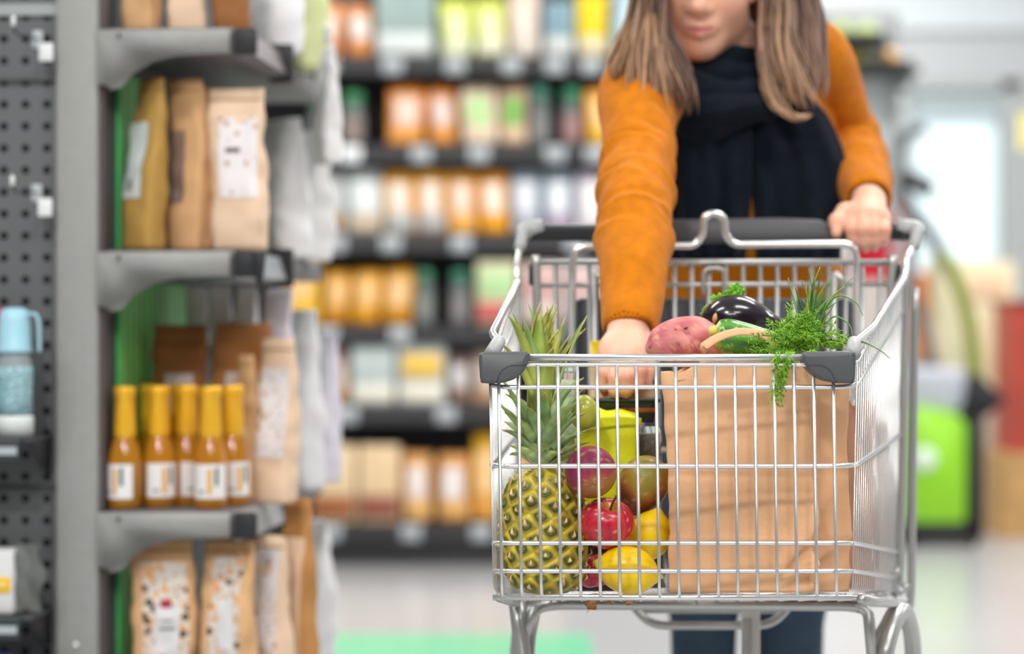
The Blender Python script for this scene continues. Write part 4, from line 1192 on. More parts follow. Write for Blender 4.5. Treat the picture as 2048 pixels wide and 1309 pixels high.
# crown
cb = pc + lean(1) + Vector((0, 0, PH - .006))
gs, cs = [], []
NL = 62
for i in range(NL):
    q = i / (NL - 1)
    a = i * 2.39996 + .4
    Ln = .045 + .125 * q ** .9 * rng.uniform(.8, 1.08)
    elev = math.radians(12 + 62 * q ** .8 + rng.uniform(-6, 6))
    if q > .52:
        Ln = rng.uniform(.135, .182); elev = math.radians(rng.uniform(56, 84))
    w0 = .0165 * (1 - .2 * q) * rng.uniform(.85, 1.15)
    out = Vector((math.cos(a), math.sin(a) * .8, 0))
    if out.x < 0: out.x *= .8
    hh = .026 * q + .004
    n = 12
    curl = rng.uniform(-.2, .75) * (1 if q > .4 else .5)
    tip = rng.random()
    greenish = q < .62
    cA = lerp3(srgb('#B4D0AC'), srgb('#D2E0B8'), rng.random()) if greenish else lerp3(srgb('#AFC262'), srgb('#D2C368'), rng.random())
    cB = lerp3(srgb('#74A85A'), srgb('#AECB62'), rng.random()) if greenish else lerp3(srgb('#CBC95A'), srgb('#86A63E'), rng.random())
    cT = lerp3(srgb('#7E9A4A'), srgb('#B8843E'), tip)
    vs, p = [], cb + Vector((out.x * .006, out.y * .006, hh))
    e = elev + .5
    for k in range(n + 1):
        s = k / n
        e2 = elev + .45 * (1 - s) - curl * max(0, s - .45) * 1.6
        d = out * math.cos(e2) + Vector((0, 0, 1)) * math.sin(e2)
        nr = Vector((0, 0, 1)) * math.cos(e2) - out * math.sin(e2)
        sd = d.cross(nr).normalized()
        w = w0 * (.55 + 1.6 * s if s < .28 else 1.0) * (1 - max(0, s - .28) / .72) ** .6
        w = max(w, .0004)
        vs += [p - sd * w + nr * w * .55, p - nr * .0006, p + sd * w + nr * w * .55, p + nr * .0012]
        c = lerp3(cA, cB, s * 1.1) if s < .85 else lerp3(cB, cT, (s - .85) * 6)
        v = .85 + .3 * rng.random() * .4 + .15 * math.sin(k * 2.1 + i)
        cs += [tuple(x * v for x in lerp3(c, srgb('#C9C27A'), .25)), tuple(x * v for x in c), tuple(x * v for x in lerp3(c, srgb('#C9C27A'), .25)), tuple(x * v * .95 for x in c)]
        p = p + d * (Ln / n)
    fs = []
    for k in range(n):
        b0, b1 = 4 * k, 4 * k + 4
        for u in range(4):
            u2 = (u + 1) % 4
            fs.append((b0 + u, b0 + u2, b1 + u2, b1 + u))
    fs += [(3, 2, 1, 0), (4 * n, 4 * n + 1, 4 * n + 2, 4 * n + 3)]
    gs.append((vs, fs))
gc = join(*gs)
# keep the crown clear of the wires it leans on
lim0, limy = P(990, 0, 2.78).x, 2.752
def wallx(D): return -.0237 + (D - 2.735) * .0467 + .005
gc = ([Vector((max(v.x, wallx(v.y) + (v.x - wallx(v.y)) * .02), max(v.y, limy), v.z)) for v in gc[0]], gc[1])
obj('leaf_crown', gc, M('pineapple_leaf', attr=True, rough=.45, bump=(120, .15, .001)), pine, cols=cs)

# ---- round fruit
def spin_fruit(prof, c, axis, seg=40, colf=None, nzs=(30, .0006)):
    """profile of (radius, along axis) spun round an axis direction at c, coloured by colf(unit direction, t)"""
    g = lathe(prof, seg)
    rot = Vector((0, 0, 1)).rotation_difference(Vector(axis).normalized()).to_matrix().to_4x4()
    V, cols = [], []
    z0, z1 = prof[0][1], prof[-1][1]
    for v in g[0]:
        t = (v.z - z0) / (z1 - z0)
        w = rot @ v
        w = w * (1 + nz(w, nzs[0], 3) * nzs[1] / .03)
        cols.append(colf(w, t) if colf else (1, 1, 1))
        V.append(w + Vector(c))
    return (V, g[1]), cols
def ell(r, h, n=18, p=2.0, dim0=0.0, dim1=0.0, skew=0.0):
    out = []
    for i in range(n + 1):
        th = math.pi * i / n
        z = -math.cos(th)
        rr_ = math.sin(th) ** (2 / p) if math.sin(th) > 0 else 0
        rr_ *= 1 + skew * z
        zz_ = h * z
        if dim1: zz_ -= dim1 * math.exp(-(rr_ / .32) ** 2) * (1 if z > 0 else 0)
        if dim0: zz_ += dim0 * math.exp(-(rr_ / .32) ** 2) * (1 if z < 0 else 0)
        out.append((r * rr_, zz_))
    return out
m_fruit = M('fruit_skin', attr=True, rough=.28, coat=.25, bump=(400, .05, .0005))
m_fruit_dull = M('mango_skin', attr=True, rough=.4, coat=.1, bump=(300, .06, .0005))

def mango(c, r, h, axis, base, warm, green, label, gdir):
    t = thing('mango', label, 'mango', Vector(c) - Vector((0, 0, r)))
    gd = Vector(gdir).normalized()
    def cf(w, tt_):
        d = w.normalized().dot(gd)
        n1 = nz(w, 45, 4) * .35
        cc = lerp3(base, warm, (d + n1 - .05) * 1.6)
        cc = lerp3(cc, green, (d + n1 - .45) * 2.0)
        sp = nz(w, 420, 2)
        if sp > .42: cc = lerp3(cc, srgb('#D7B26A'), .45)
        v = .9 + .25 * nz(w, 70, 8)
        return tuple(x * v for x in cc)
    g, cols = spin_fruit(ell(r, h, 26, 2.1, skew=.06), c, axis, 44, cf)
    obj('flesh', g, m_fruit_dull, t, cols=cols)
    ax = Vector(axis).normalized()
    s = obj('stem_scar', xform(lathe([(0, -.001), (.004, -.001), (.0045, .0005), (.002, .001), (0, .0003)], 14), Matrix.Translation(Vector(c) + ax * (h - .0004)) @ Vector((0, 0, 1)).rotation_difference(ax).to_matrix().to_4x4()), M('scar_tan', '#A8744A', rough=.7), t)
    return t
mango(P(1181, 944, 2.802), .0300, .0325, (.15, -.93, -.28), srgb('#8E2450'), srgb('#A5403F'), srgb('#B08A35'), 'purple red mango resting on the red apple, its stem scar showing', (.6, -.2, -.8))
mango(P(1285, 972, 2.868), .0300, .037, (.45, -.2, .86), srgb('#7C3A2A'), srgb('#A8742C'), srgb('#8E862E'), 'olive brown mango wedged against the large paper bag', (.1, -.7, .7))
# apples
def apple(c, r, axis, label):
    t = thing('apple', label, 'apple', Vector(c) - Vector((0, 0, r)))
    ax = Vector(axis).normalized()
    def cf(w, tt_):
        a = math.atan2(w.x, -w.y)
        st = nz((math.sin(a) * 9, math.cos(a) * 9, tt_ * 1.2), 1.0, 2)
        cc = lerp3(srgb('#8E0A30'), srgb('#CE1A34'), .5 + st * .8)
        k = max(0, nz(w, 38, 6) + .1 + (w.x < 0) * .12)
        cc = lerp3(cc, srgb('#E8402E'), max(0, st - .16) * .8 + k * .25)
        up_ = w.normalized().dot(ax)
        if up_ > .86 and w.length < r * .86: cc = lerp3(cc, srgb('#C9902C'), (up_ - .86) * 8)
        if nz(w, 500, 1) > .5: cc = lerp3(cc, srgb('#F0C08A'), .5)
        return cc
    g, cols = spin_fruit(ell(r, r * .9, 30, 2.25, .004, .010, .08), c, axis, 48, cf)
    obj('flesh', g, m_fruit, t, cols=cols)
    b = Vector(c) + ax * (r * .9 - .010)
    obj('stem', tube(spline([b, b + ax * .008 + Vector((.001, 0, .001)), b + ax * .017 + Vector((.004, -.002, .002))], 4), [.0014] * 8 + [.0019], 8), M('stem_brown', '#6A4423', rough=.7), t)
    return t
apple(P(1214, 1049, 2.802), .0318, (.18, -.42, .88), 'shiny red apple with stem between the mangoes and the front lemon')
apple(P(1190, 1142, 2.893), .024, (-.2, .1, .97), 'dark red apple low down, half hidden behind the pineapple and front lemon')
# lemons
def lemon(c, r, h, axis, label):
    t = thing('lemon', label, 'lemon', Vector(c) - Vector((0, 0, r)))
    prof = []
    for i in range(31):
        th = math.pi * i / 30
        z = -math.cos(th)
        rr_ = math.sin(th) ** .95 if math.sin(th) > 0 else 0
        prof.append((r * rr_, h * z))
    prof = [(p_[0], p_[1] + (.006 * math.exp(-(p_[0] / .007) ** 2) * (1 if p_[1] > 0 else -1))) for p_ in prof]
    def cf(w, tt_):
        cc = lerp3(srgb('#F7D408'), srgb('#EFC400'), .5 + nz(w, 30, 3))
        if tt_ < .06: cc = lerp3(cc, srgb('#B9B53A'), .6)
        return cc
    g, cols = spin_fruit(prof, c, axis, 44, cf)
    obj('flesh', g, M('lemon_skin', attr=True, rough=.36, coat=.15, bump=(700, .22, .0008)), t, cols=cols)
    ax = Vector(axis).normalized()
    obj('stalk_end', xform(lathe([(0, -.002), (.0032, -.001), (.0028, .001), (0, .0012)], 12), Matrix.Translation(Vector(c) - ax * (h + .0058)) @ Vector((0, 0, 1)).rotation_difference(-ax).to_matrix().to_4x4()), M('lemon_stalk', '#8F8A3A', rough=.7), t)
    return t
lemon(P(1256, 1141, 2.790), .0275, .0345, (.95, -.1, -.22), 'bright yellow lemon lying at the front on the basket floor')
lemon(P(1300, 1072, 2.845), .0255, .029, (.3, -.1, .94), 'yellow lemon propped upright behind the front lemon, beside the paper bag')
# pear peeping over the mango
pt = P(1170, 826, 2.872)
t = thing('green_fruit', 'olive yellow fruit peeping out between the crown leaves and the lime packet', 'fruit', pt - Vector((0, 0, .024)))
g, cols = spin_fruit(ell(.0175, .0215, 16, 2.0, skew=-.12), pt, (-.1, -.1, 1), 32, lambda w, t_: lerp3(srgb('#8F9A2E'), srgb('#B5AE38'), .5 + nz(w, 40, 2)))
obj('flesh', g, m_fruit, t, cols=cols)
obj('stem', tube([pt + Vector((-.002, -.002, .0205)), pt + Vector((-.001, -.002, .028))], .0013, 6), M('stem_brown', '#6A4423'), t)

# ginger root whose knobs poke through the floor wires
t = thing('ginger_root', 'knobbly brown root with ends poking down through the basket floor', 'root', P(1215, 1188, 2.765))
m_root = M('root_skin', '#9C6B3C', rough=.85, var=(130, .6), bump=(180, 1.0, .004))
for pts in ([(1188, 1192, 2.772, .004), (1183, 1202, 2.766, .0062), (1181, 1210, 2.764, .0058), (1186, 1217, 2.764, .0025), (1187, 1219, 2.764, .0006)],
            [(1221, 1195, 2.766, .0040), (1224, 1204, 2.764, .0042), (1227, 1209, 2.764, .0008)],
            [(1256, 1196, 2.766, .0036), (1257, 1206, 2.764, .0040), (1256, 1212, 2.764, .0008)]):
    obj('knob', blob(pts, 14, 5, (220, .0035)), m_root, t)
obj('root_body', blob([(1176, 1193, 2.7685, .001), (1186, 1194, 2.768, .0032), (1215, 1195, 2.768, .0028), (1250, 1195, 2.768, .0026), (1260, 1195, 2.768, .0008)], 14, 5, (120, .001)), m_root, t)
obj('thread', tube(spline([P(1184, 1210, 2.764), P(1178, 1220, 2.764), P(1173, 1228, 2.764)], 4), .0004, 5), M('thread_pale', '#B9B4A4', rough=.7), t)

# ---- lime packet
t = thing('lime_packet', 'folded lime yellow foil packet behind the purple mango', 'packet', Vector((P(1212, 0, 2.95).x, 2.95, zfl(2.95))))
def lime(u, v):
    a = u * 2 * math.pi
    e = .25
    c, s = math.cos(a), math.sin(a)
    hw, hd = .0375, .020
    x = hw * math.copysign(abs(c) ** e, c); y = hd * math.copysign(abs(s) ** e, s)
    z = .660 + v * (P(0, 832, 2.92).z - .660)
    k = nz((x, y, z), 40, 3) * .004 + nz((x, y, z), 95, 5) * .002
    return (P(1213, 0, 2.94).x + x * (1 + k * 12), 2.940 + y * (1 + k * 8), z + k)
V, Fc = grid_geo(lime, 60, 26, close_u=True)
tpc = Vector((P(1213, 0, 2.94).x, 2.94, P(0, 826, 2.94).z))
n0 = len(V)
ring2 = [v.lerp(tpc, .55) + Vector((0, 0, .004 + nz(v, 60, 2) * .006)) for v in V[-60:]]
V += ring2; V.append(tpc)
for i in range(60):
    Fc.append((25 * 60 + i, 25 * 60 + (i + 1) % 60, n0 + (i + 1) % 60, n0 + i)); Fc.append((n0 + i, n0 + (i + 1) % 60, n0 + 60))
Fc.append(tuple(range(59, -1, -1)))
m_lime = M('lime_foil', '#E2EA1E', rough=.35, var=(14, .08), bump=(26, .6, .008))
obj('wrapper', (V, Fc), m_lime, t)
obj('folded_flap', thick(lambda u, v: pnp(P(1165 + 118 * u, 838 - 6 * math.sin(u * 3) + 30 * v * (1 - .5 * u), 2.914 + .003 * v)), 14, 6, .0008), m_lime, t)

t = thing('dark_filler_carton', 'added dark carton filling the dark gaps under the lime packet behind the apples', 'carton', Vector((P(1213, 0, 2.94).x, 2.94, zfl(2.925))))  # added block, makes the gaps between apples and lemon look dark
obj('carton_body', rbox(P(1152, 0, 2.94).x, P(1274, 0, 2.94).x, 2.923, 2.958, zfl(2.925) + .001, .6585, .003), M('gap_dark', '#33211C', rough=.6, var=(20, .2)), t)
obj('filler_flap', rbox(P(1154, 0, 2.94).x, P(1272, 0, 2.94).x, 2.9215, 2.9232, .640, .6575, .0006, 1), M('filler_flap_brown', '#4A3026', rough=.6), t)
# ---- clear bag of dark seeds
t = thing('seed_bag', 'clear plastic bag of dark brown seeds between the lime packet and the paper bag', 'bag', Vector((P(1297, 0, 2.93).x, 2.93, zfl(2.93))))
sx = P(1293, 0, 2.975).x
def seedbag(sc, dx=0):
    def f(u, v):
        a = u * 2 * math.pi
        z = zfl(2.95) + .004 + v * .188 * (1 if sc < 1 else 1.05)
        w = .0195 * (1 - .35 * v ** 2) * sc; d = .022 * (1 - .8 * v ** 3) * sc
        p = (sx + w * math.cos(a), 2.978 + d * math.sin(a), z)
        k = 1 + nz(p, 70, 4) * .16 * (1 if sc < 1 else 1.6)
        return (sx + w * math.cos(a) * k + .004 * v * math.sin(v * 9), 2.978 + d * math.sin(a) * k, z)
    V, Fc = grid_geo(f, 30, 24, close_u=True)
    Fc.append(tuple(range(29, -1, -1))); Fc.append(tuple(23 * 30 + i for i in range(30)))
    return V, Fc
obj('seeds', seedbag(.9), M('dark_seeds', '#3D2A20', rough=.6, speck=[(170, .36, '#77573C')], bump=(300, .8, .003)), t)
obj('clear_film', seedbag(1.12), M('clear_film', '#E8ECEC', rough=.12, trans=.9, ior=1.15), t)

# ---- tray with orange brown food
t = thing('food_tray', 'dark plastic tray of orange brown food under the reaching hand', 'tray', P(1245, 822, 2.985))
tx0, tx1 = P(1172, 0, 2.96).x, P(1318, 0, 2.96).x
ty0, ty1 = 2.966, 3.045
tz0, tz1 = P(0, 846, 2.96).z, P(0, 802, 2.96).z
def traywall(u, v):
    per = [(tx0, ty0), (tx1, ty0), (tx1, ty1), (tx0, ty1)]
    k = u * 4; i = int(k) % 4; f_ = k - int(k)
    a, b = per[i], per[(i + 1) % 4]
    cx_, cy2 = (tx0 + tx1) / 2, (ty0 + ty1) / 2
    s = .86 + .14 * v
    return (cx_ + (a[0] + (b[0] - a[0]) * f_ - cx_) * s, cy2 + (a[1] + (b[1] - a[1]) * f_ - cy2) * s, tz0 + (tz1 - tz0) * v + .004 * (1 - f_ if i == 0 else 0) * 0)
V, Fc = grid_geo(traywall, 40, 6, close_u=True)
Fc.append(tuple(range(39, -1, -1)))
obj('tray_body', (V, Fc), M('tray_dark_clear', '#2A2F2D', rough=.2, trans=.25), t)
obj('tray_rim', tube([(tx0, ty0, tz1), (tx1, ty0, tz1), (tx1, ty1, tz1), (tx0, ty1, tz1)], .0028, 8, closed=True), M('rim_dark_green', '#1F3A30', rough=.3), t)
obj('food', rbox(tx0 + .006, tx1 - .006, ty0 + .006, ty1 - .006, tz0 + .002, tz1 - .006, .004), M('orange_food', '#B8651E', rough=.5, var=(60, .5), bump=(90, .9, .008)), t)
obj('content_window', grid_geo(lambda u, v: (P(1232 + 80 * u, 0, 2.958).x, ty0 - .0008 + .0105 * (1 - v), tz0 + .003 + (tz1 - tz0 - .012) * v), 10, 5), M('orange_food', '#B8651E'), t)

# ---- cream packet held by the reaching hand
t = thing('cream_paper_packet', 'cream paper packet standing in the tray, gripped by the reaching hand', 'packet', P(1240, 790, 3.0))
def cpk(u, v):
    x = 1181 + 124 * u
    y = 801 - v * (104 - 30 * (u - .5) ** 2 * 4 * .6 - 12 * math.sin(u * 5))
    p = P(x, y, 3.000 + .006 * math.sin(u * 7 + v * 3))
    return pnp(p)
obj('wrapper', thick(cpk, 22, 14, .012), M('cream_paper', '#E2C9A2', rough=.65, var=(12, .08), bump=(30, .4, .005)), t)
obj('yellow_corner', thick(lambda u, v: pnp(P(1276 + 24 * u, 772 - 36 * v * (1 - .5 * u), 2.985)), 6, 6, .003), M('print_yellow', '#F2CE1C', rough=.5), t)
# tall yellow packet behind
t = thing('yellow_packet', 'tall yellow packet behind the reaching hand, its top edge showing', 'packet', Vector((P(1210, 0, 3.12).x, 3.12, zfl(3.12))))
def ypk(u, v):
    a = u * 2 * math.pi
    hd = .016 * (1 - v ** 3 * .8); hw = .017
    c, s = math.cos(a), math.sin(a)
    return (P(1207, 0, 3.12).x + hw * math.copysign(abs(c) ** .4, c), 3.12 + hd * math.copysign(abs(s) ** .4, s), zfl(3.14) + .005 + v * (P(0, 688, 3.12).z - zfl(3.14) - .005))
V, Fc = grid_geo(ypk, 32, 16, close_u=True); Fc.append(tuple(range(31, -1, -1))); Fc.append(tuple(15 * 32 + i for i in range(32)))
obj('wrapper', (V, Fc), M('packet_yellow', '#EBCB12', rough=.4, var=(10, .1)), t)
obj('top_seal', rbox(P(1207, 0, 3.12).x - .0165, P(1207, 0, 3.12).x + .0165, 3.117, 3.123, P(0, 690, 3.12).z, P(0, 682, 3.12).z, .001, 1), M('packet_yellow', '#EBCB12'), t)
# salad bag
t = thing('salad_bag', 'clear bag of pale green salad behind the pineapple crown', 'bag', Vector((P(1140, 0, 2.99).x, 2.99, zfl(2.99))))
sbx = P(1129, 0, 2.985).x
def salad(sc):
    def f(u, v):
        a = u * 2 * math.pi
        z = zfl(3.0) + .005 + v * (P(0, 742, 2.98).z - zfl(3.0)) * (1 if sc >= 1 else .94)
        w = .021 * sc * (1 - .3 * v * v); d = .023 * sc * (1 - .75 * v ** 3)
        p = (sbx + w * math.cos(a), 2.985 + d * math.sin(a), z)
        k = 1 + nz(p, 55, 7) * .25
        return (sbx + w * math.cos(a) * k, 2.985 + d * math.sin(a) * k, z)
    V, Fc = grid_geo(f, 30, 30, close_u=True); Fc.append(tuple(range(29, -1, -1))); Fc.append(tuple(29 * 30 + i for i in range(30)))
    return V, Fc
obj('salad_leaves', salad(.88), M('salad_green', '#D8E2C2', rough=.5, var=(60, .3), bump=(70, 1.0, .012)), t)
obj('clear_film', salad(1.1), M('clear_film', '#E8ECEC'), t)

# ---- large paper bag
BL = [(1326, 2.803), (1624, 2.772), (1704, 2.850), (1420, 2.965)]
zb = zfl(2.80) + .001
ztop = P(0, 724, 2.785).z
pb = thing('paper_bag', 'large plain brown paper grocery bag standing in the trolley, herbs and vegetables on top', 'bag', Vector((P(1515, 0, 2.85).x, 2.85, zb)))
def corner(i, v):
    px, D = BL[i % 4]
    px = px + {0: (10 if v < .5 else 10 - 16 * (v - .5) * 2) * (1) - 4, 1: 4 * math.sin(v * 5), 2: 2 * math.sin(v * 7), 3: 0}[i % 4]
    return np.array([P(px, 0, D).x, D])
def bag_pt(u, v):
    k = u * 4; i = int(k) % 4; f_ = k - int(k)
    a, b = corner(i, v), corner(i + 1, v)
    p = a + (b - a) * f_
    c = sum(corner(j, v) for j in range(4)) / 4
    # round the edges a little, fold the gussets in
    e = min(f_, 1 - f_)
    if e < .05: p = p + (c - p) * .03 * (1 - e / .05)
    if i in (1, 3): p = p + (c - p) * (.40 if i == 1 else .10) * math.sin(math.pi * f_) ** 1.5 * (1 - .35 * v)
    if i == 0: p = p - (c - p) / np.linalg.norm(c - p) * .004 * math.sin(math.pi * f_) * math.sin(math.pi * v)
    z = zb + (ztop - zb) * v
    z -= .10 * (p[1] - 2.80) * (1 - v)
    z -= .012 * max(0, v - .9) * 10 * max(0, min(1, (P(1400, 0, 2.86).x - p[0]) / .03))
    q = np.array([p[0], p[1], z])
    n = (p - c) / np.linalg.norm(p - c)
    w = nz(q, 16, 3) * .0035 + nz(q, 38, 6) * .0025
    # creases fan out of the lower right corner
    kx = (q[0] - P(1634, 0, 2.78).x); kz = q[2] - zb
    if i in (0, 1):
        fan = math.exp(-((kx + .0) / .035) ** 2) * math.exp(-(kz / .12) ** 2)
        w += fan * .0095 * math.sin(math.atan2(kz, kx + .06) * 14) + .0025 * math.exp(-((kx + .012) / .006) ** 2) * math.sin(kz * 40)
        w -= .0022 * math.exp(-((kz - .135) / .004) ** 2) - .0016 * math.exp(-((kz - .062) / .003) ** 2)
    w *= min(1, v * 12)
    if v > .93: z_off = .004 * nz((q[0] * 30, q[1] * 30, 0), 1, 2); q[2] += z_off
    q[0] += n[0] * w; q[1] += n[1] * w
    return q
NBU, NBV = 176, 84
V, Fc = grid_geo(bag_pt, NBU, NBV, close_u=True)
last = V[-NBU:]
cen = sum(last, Vector((0, 0, 0))) / NBU
n0 = len(V)
for fr, dz in ((.015, -.002), (.03, -.012), (.35, -.020), (.8, -.022)):
    V += [v.lerp(Vector((cen.x, cen.y, v.z)), fr) + Vector((0, 0, dz + nz(v, 30, 8) * .002)) for v in last]
prev = (NBV - 1) * NBU
for q in range(4):
    cur = n0 + q * NBU
    for i in range(NBU):
        Fc.append((prev + i, prev + (i + 1) % NBU, cur + (i + 1) % NBU, cur + i))
    prev = cur
V.append(cen + Vector((0, 0, -.022)))
for i in range(NBU): Fc.append((prev + i, prev + (i + 1) % NBU, len(V) - 1))
Fc.append(tuple(range(NBU - 1, -1, -1)))
m_bagk = M('grocery_kraft', '#D6A67C', rough=.72, var=(7, .07), bump=(26, .5, .006), bump2=(260, .12, .0008))
obj('bag_body', (V, Fc), m_bagk, pb)
# flat paper handle over the courgette
hp = spline([pnp(P(*q)) for q in ((1414, 702, 2.775), (1408, 694, 2.770), (1440, 674, 2.772), (1478, 664, 2.776), (1516, 667, 2.780), (1540, 678, 2.782), (1549, 692, 2.782), (1546, 712, 2.784))], 8)
def hnd(u, v):
    k = u * (len(hp) - 1); i = min(int(k), len(hp) - 2); p = hp[i] + (hp[i + 1] - hp[i]) * (k - i)
    d = hp[i + 1] - hp[i]; d /= np.linalg.norm(d)
    n = np.array([-d[2], 0, d[0]])
    wd = .0082 + .0030 * abs(2 * u - 1) ** 2
    return p + n * wd * (v - .5) + np.array([0, .006 * (v - .5), 0])
obj('paper_handle', thick(hnd, 50, 4, .0012), m_bagk, pb)
# second bag further in
b2 = thing('paper_bag', 'second brown paper bag seen through the side wires behind the large one', 'bag', Vector((P(1700, 0, 3.08).x, 3.08, zfl(3.08))))
def bag2(u, v):
    a = u * 2 * math.pi; c, s = math.cos(a), math.sin(a)
    lx = .055 * math.copysign(abs(c) ** .35, c); ly = .085 * math.copysign(abs(s) ** .35, s)
    x = .395 + lx * .968 + ly * .25; y = 3.04 + ly * .968 - lx * .25
    z = zfl(y) + .003 + v * (.235 - .6 * 0)
    k = nz((x, y, z), 24, 4) * .008
    return (x + k, y + k, z)
V, Fc = grid_geo(bag2, 48, 24, close_u=True); Fc.append(tuple(range(47, -1, -1))); Fc.append(tuple(23 * 48 + i for i in range(48)))
obj('bag_body', (V, Fc), M('kraft_rosy', '#B88A6E', rough=.7, var=(8, .1), bump=(22, .4, .006)), b2)
t = thing('clear_plastic_bag', 'crumpled clear plastic bag bulging by the side wires near the corner bumper', 'bag', P(1735, 800, 2.95))
def cpb(u, v):
    a = u * 2 * math.pi
    r = .024 * math.sin(math.pi * min(v * .92 + .06, 1)) + .003
    p = Vector((P(1712, 0, 2.92).x + r * .5 * math.cos(a), 2.92 + r * math.sin(a), P(0, 812, 2.92).z + .028 * v * 1.6))
    k = 1 + nz(p, 90, 3) * .5
    return (P(1712, 0, 2.92).x + r * .5 * math.cos(a) * k, 2.92 + r * math.sin(a) * k, p.z)
V, Fc = grid_geo(cpb, 28, 20, close_u=True); Fc.append(tuple(range(27, -1, -1))); Fc.append(tuple(19 * 28 + i for i in range(28)))
obj('film', (V, Fc), M('white_clear_film', '#EDEFEF', rough=.2, trans=.55, ior=1.2, bump=(70, .6, .006)), t)
obj('twisted_neck', blob([(1716, 775, 2.93, .004), (1722, 764, 2.935, .006), (1727, 755, 2.94, .003), (1731, 748, 2.945, .006), (1734, 740, 2.945, .002)], 12, 5, (150, .003)), M('white_clear_film', '#EDEFEF'), t)

# ---- vegetables lying on the paper bag
t = thing('sweet_potato', 'large pink skinned sweet potato on top of the paper bag', 'sweet potato', P(1362, 735, 2.87))
g = blob([(1296, 706, 2.868, .003), (1303, 701, 2.868, .013), (1322, 692, 2.87, .0225), (1352, 684, 2.872, .0282), (1388, 682, 2.876, .0285), (1420, 688, 2.88, .025), (1448, 694, 2.884, .014), (1462, 697, 2.886, .003)], 40, 8, (48, .0035))
cols = []
for v in g[0]:
    c = lerp3(srgb('#B0505C'), srgb('#D58A84'), .5 + .9 * nz(v, 60, 2))
    if nz(v, 240, 4) > .38: c = lerp3(c, srgb('#D9A77C'), .6)
    if nz(v, 130, 9) > .5: c = lerp3(c, srgb('#7A3A34'), .6)
    cols.append(c)
obj('skin', g, M('sweet_potato_skin', attr=True, rough=.62, bump=(120, .5, .003)), t, cols=cols)
for x, y in ((1350, 660), (1372, 656), (1336, 672)):
    obj('root_eye', blob([(x - 5, y + 3, 2.852, .0006), (x, y, 2.850, .0014), (x + 5, y - 1, 2.853, .0006)], 8, 4), M('eye_brown', '#8A4A44', rough=.8), t)

t = thing('aubergine', 'glossy dark purple aubergine behind the courgette', 'aubergine', P(1480, 690, 2.90))
g = blob([(1414, 668, 2.9210, .002), (1418, 661, 2.9240, .013), (1428, 652, 2.9260, .0225), (1450, 642, 2.9280, .0292), (1476, 639, 2.9300, .0300), (1503, 645, 2.9320, .0265), (1530, 654, 2.9360, .0205), (1555, 662, 2.9380, .0155), (1580, 667, 2.9410, .0125), (1592, 669, 2.9410, .003)], 44, 8)
obj('skin', g, M('aubergine_skin', '#1A0D1C', rough=.2, coat=.6, var=(20, .3)), t)
obj('blossom_scar', blob([(1428, 650, 2.9075, .0008), (1430, 637, 2.9050, .0032), (1433, 624, 2.9075, .0008)], 10, 4), M('scar_ochre', '#C79A5E', rough=.7), t)
obj('calyx', blob([(1572, 666, 2.9400, .0138), (1584, 668, 2.9410, .0145), (1600, 671, 2.9420, .006), (1616, 676, 2.9420, .004)], 14, 5), M('calyx_green', '#5E7A34', rough=.6), t)

t = thing('courgette', 'speckled green courgette lying under the paper handle at the front of the bag', 'courgette', P(1490, 708, 2.82))
g = blob([(1421, 664, 2.825, .003), (1424, 665, 2.825, .0085), (1432, 668, 2.824, .0155), (1452, 672, 2.823, .0205), (1484, 681, 2.822, .0212), (1520, 690, 2.822, .0200), (1556, 697, 2.823, .0165), (1575, 700, 2.824, .0105), (1580, 701, 2.824, .002)], 44, 8)
cols = []
for v in g[0]:
    ang = math.atan2(v.z - P(0, 680, 2.82).z, v.y - 2.823)
    st = math.sin(ang * 9 + nz(v, 30, 1) * 2)
    c = lerp3(srgb('#2F6B1E'), srgb('#63A336'), .45 + .45 * st + .4 * nz(v, 40, 5))
    if nz(v, 520, 3) > .36: c = lerp3(c, srgb('#A9CF6A'), .6)
    q = (v.x - P(1421, 0, 2.825).x) / .02
    if q < .6: c = lerp3(srgb('#C9B84A'), c, q / .6)
    cols.append(c)
obj('skin', g, M('courgette_skin', attr=True, rough=.3, coat=.2, bump=(200, .1, .001)), t, cols=cols)
obj('blossom_end', blob([(1423, 661, 2.818, .001), (1426, 662, 2.812, .0065), (1430, 663, 2.815, .001)], 12, 4), M('blossom_cream', '#E3C56A', rough=.7), t)

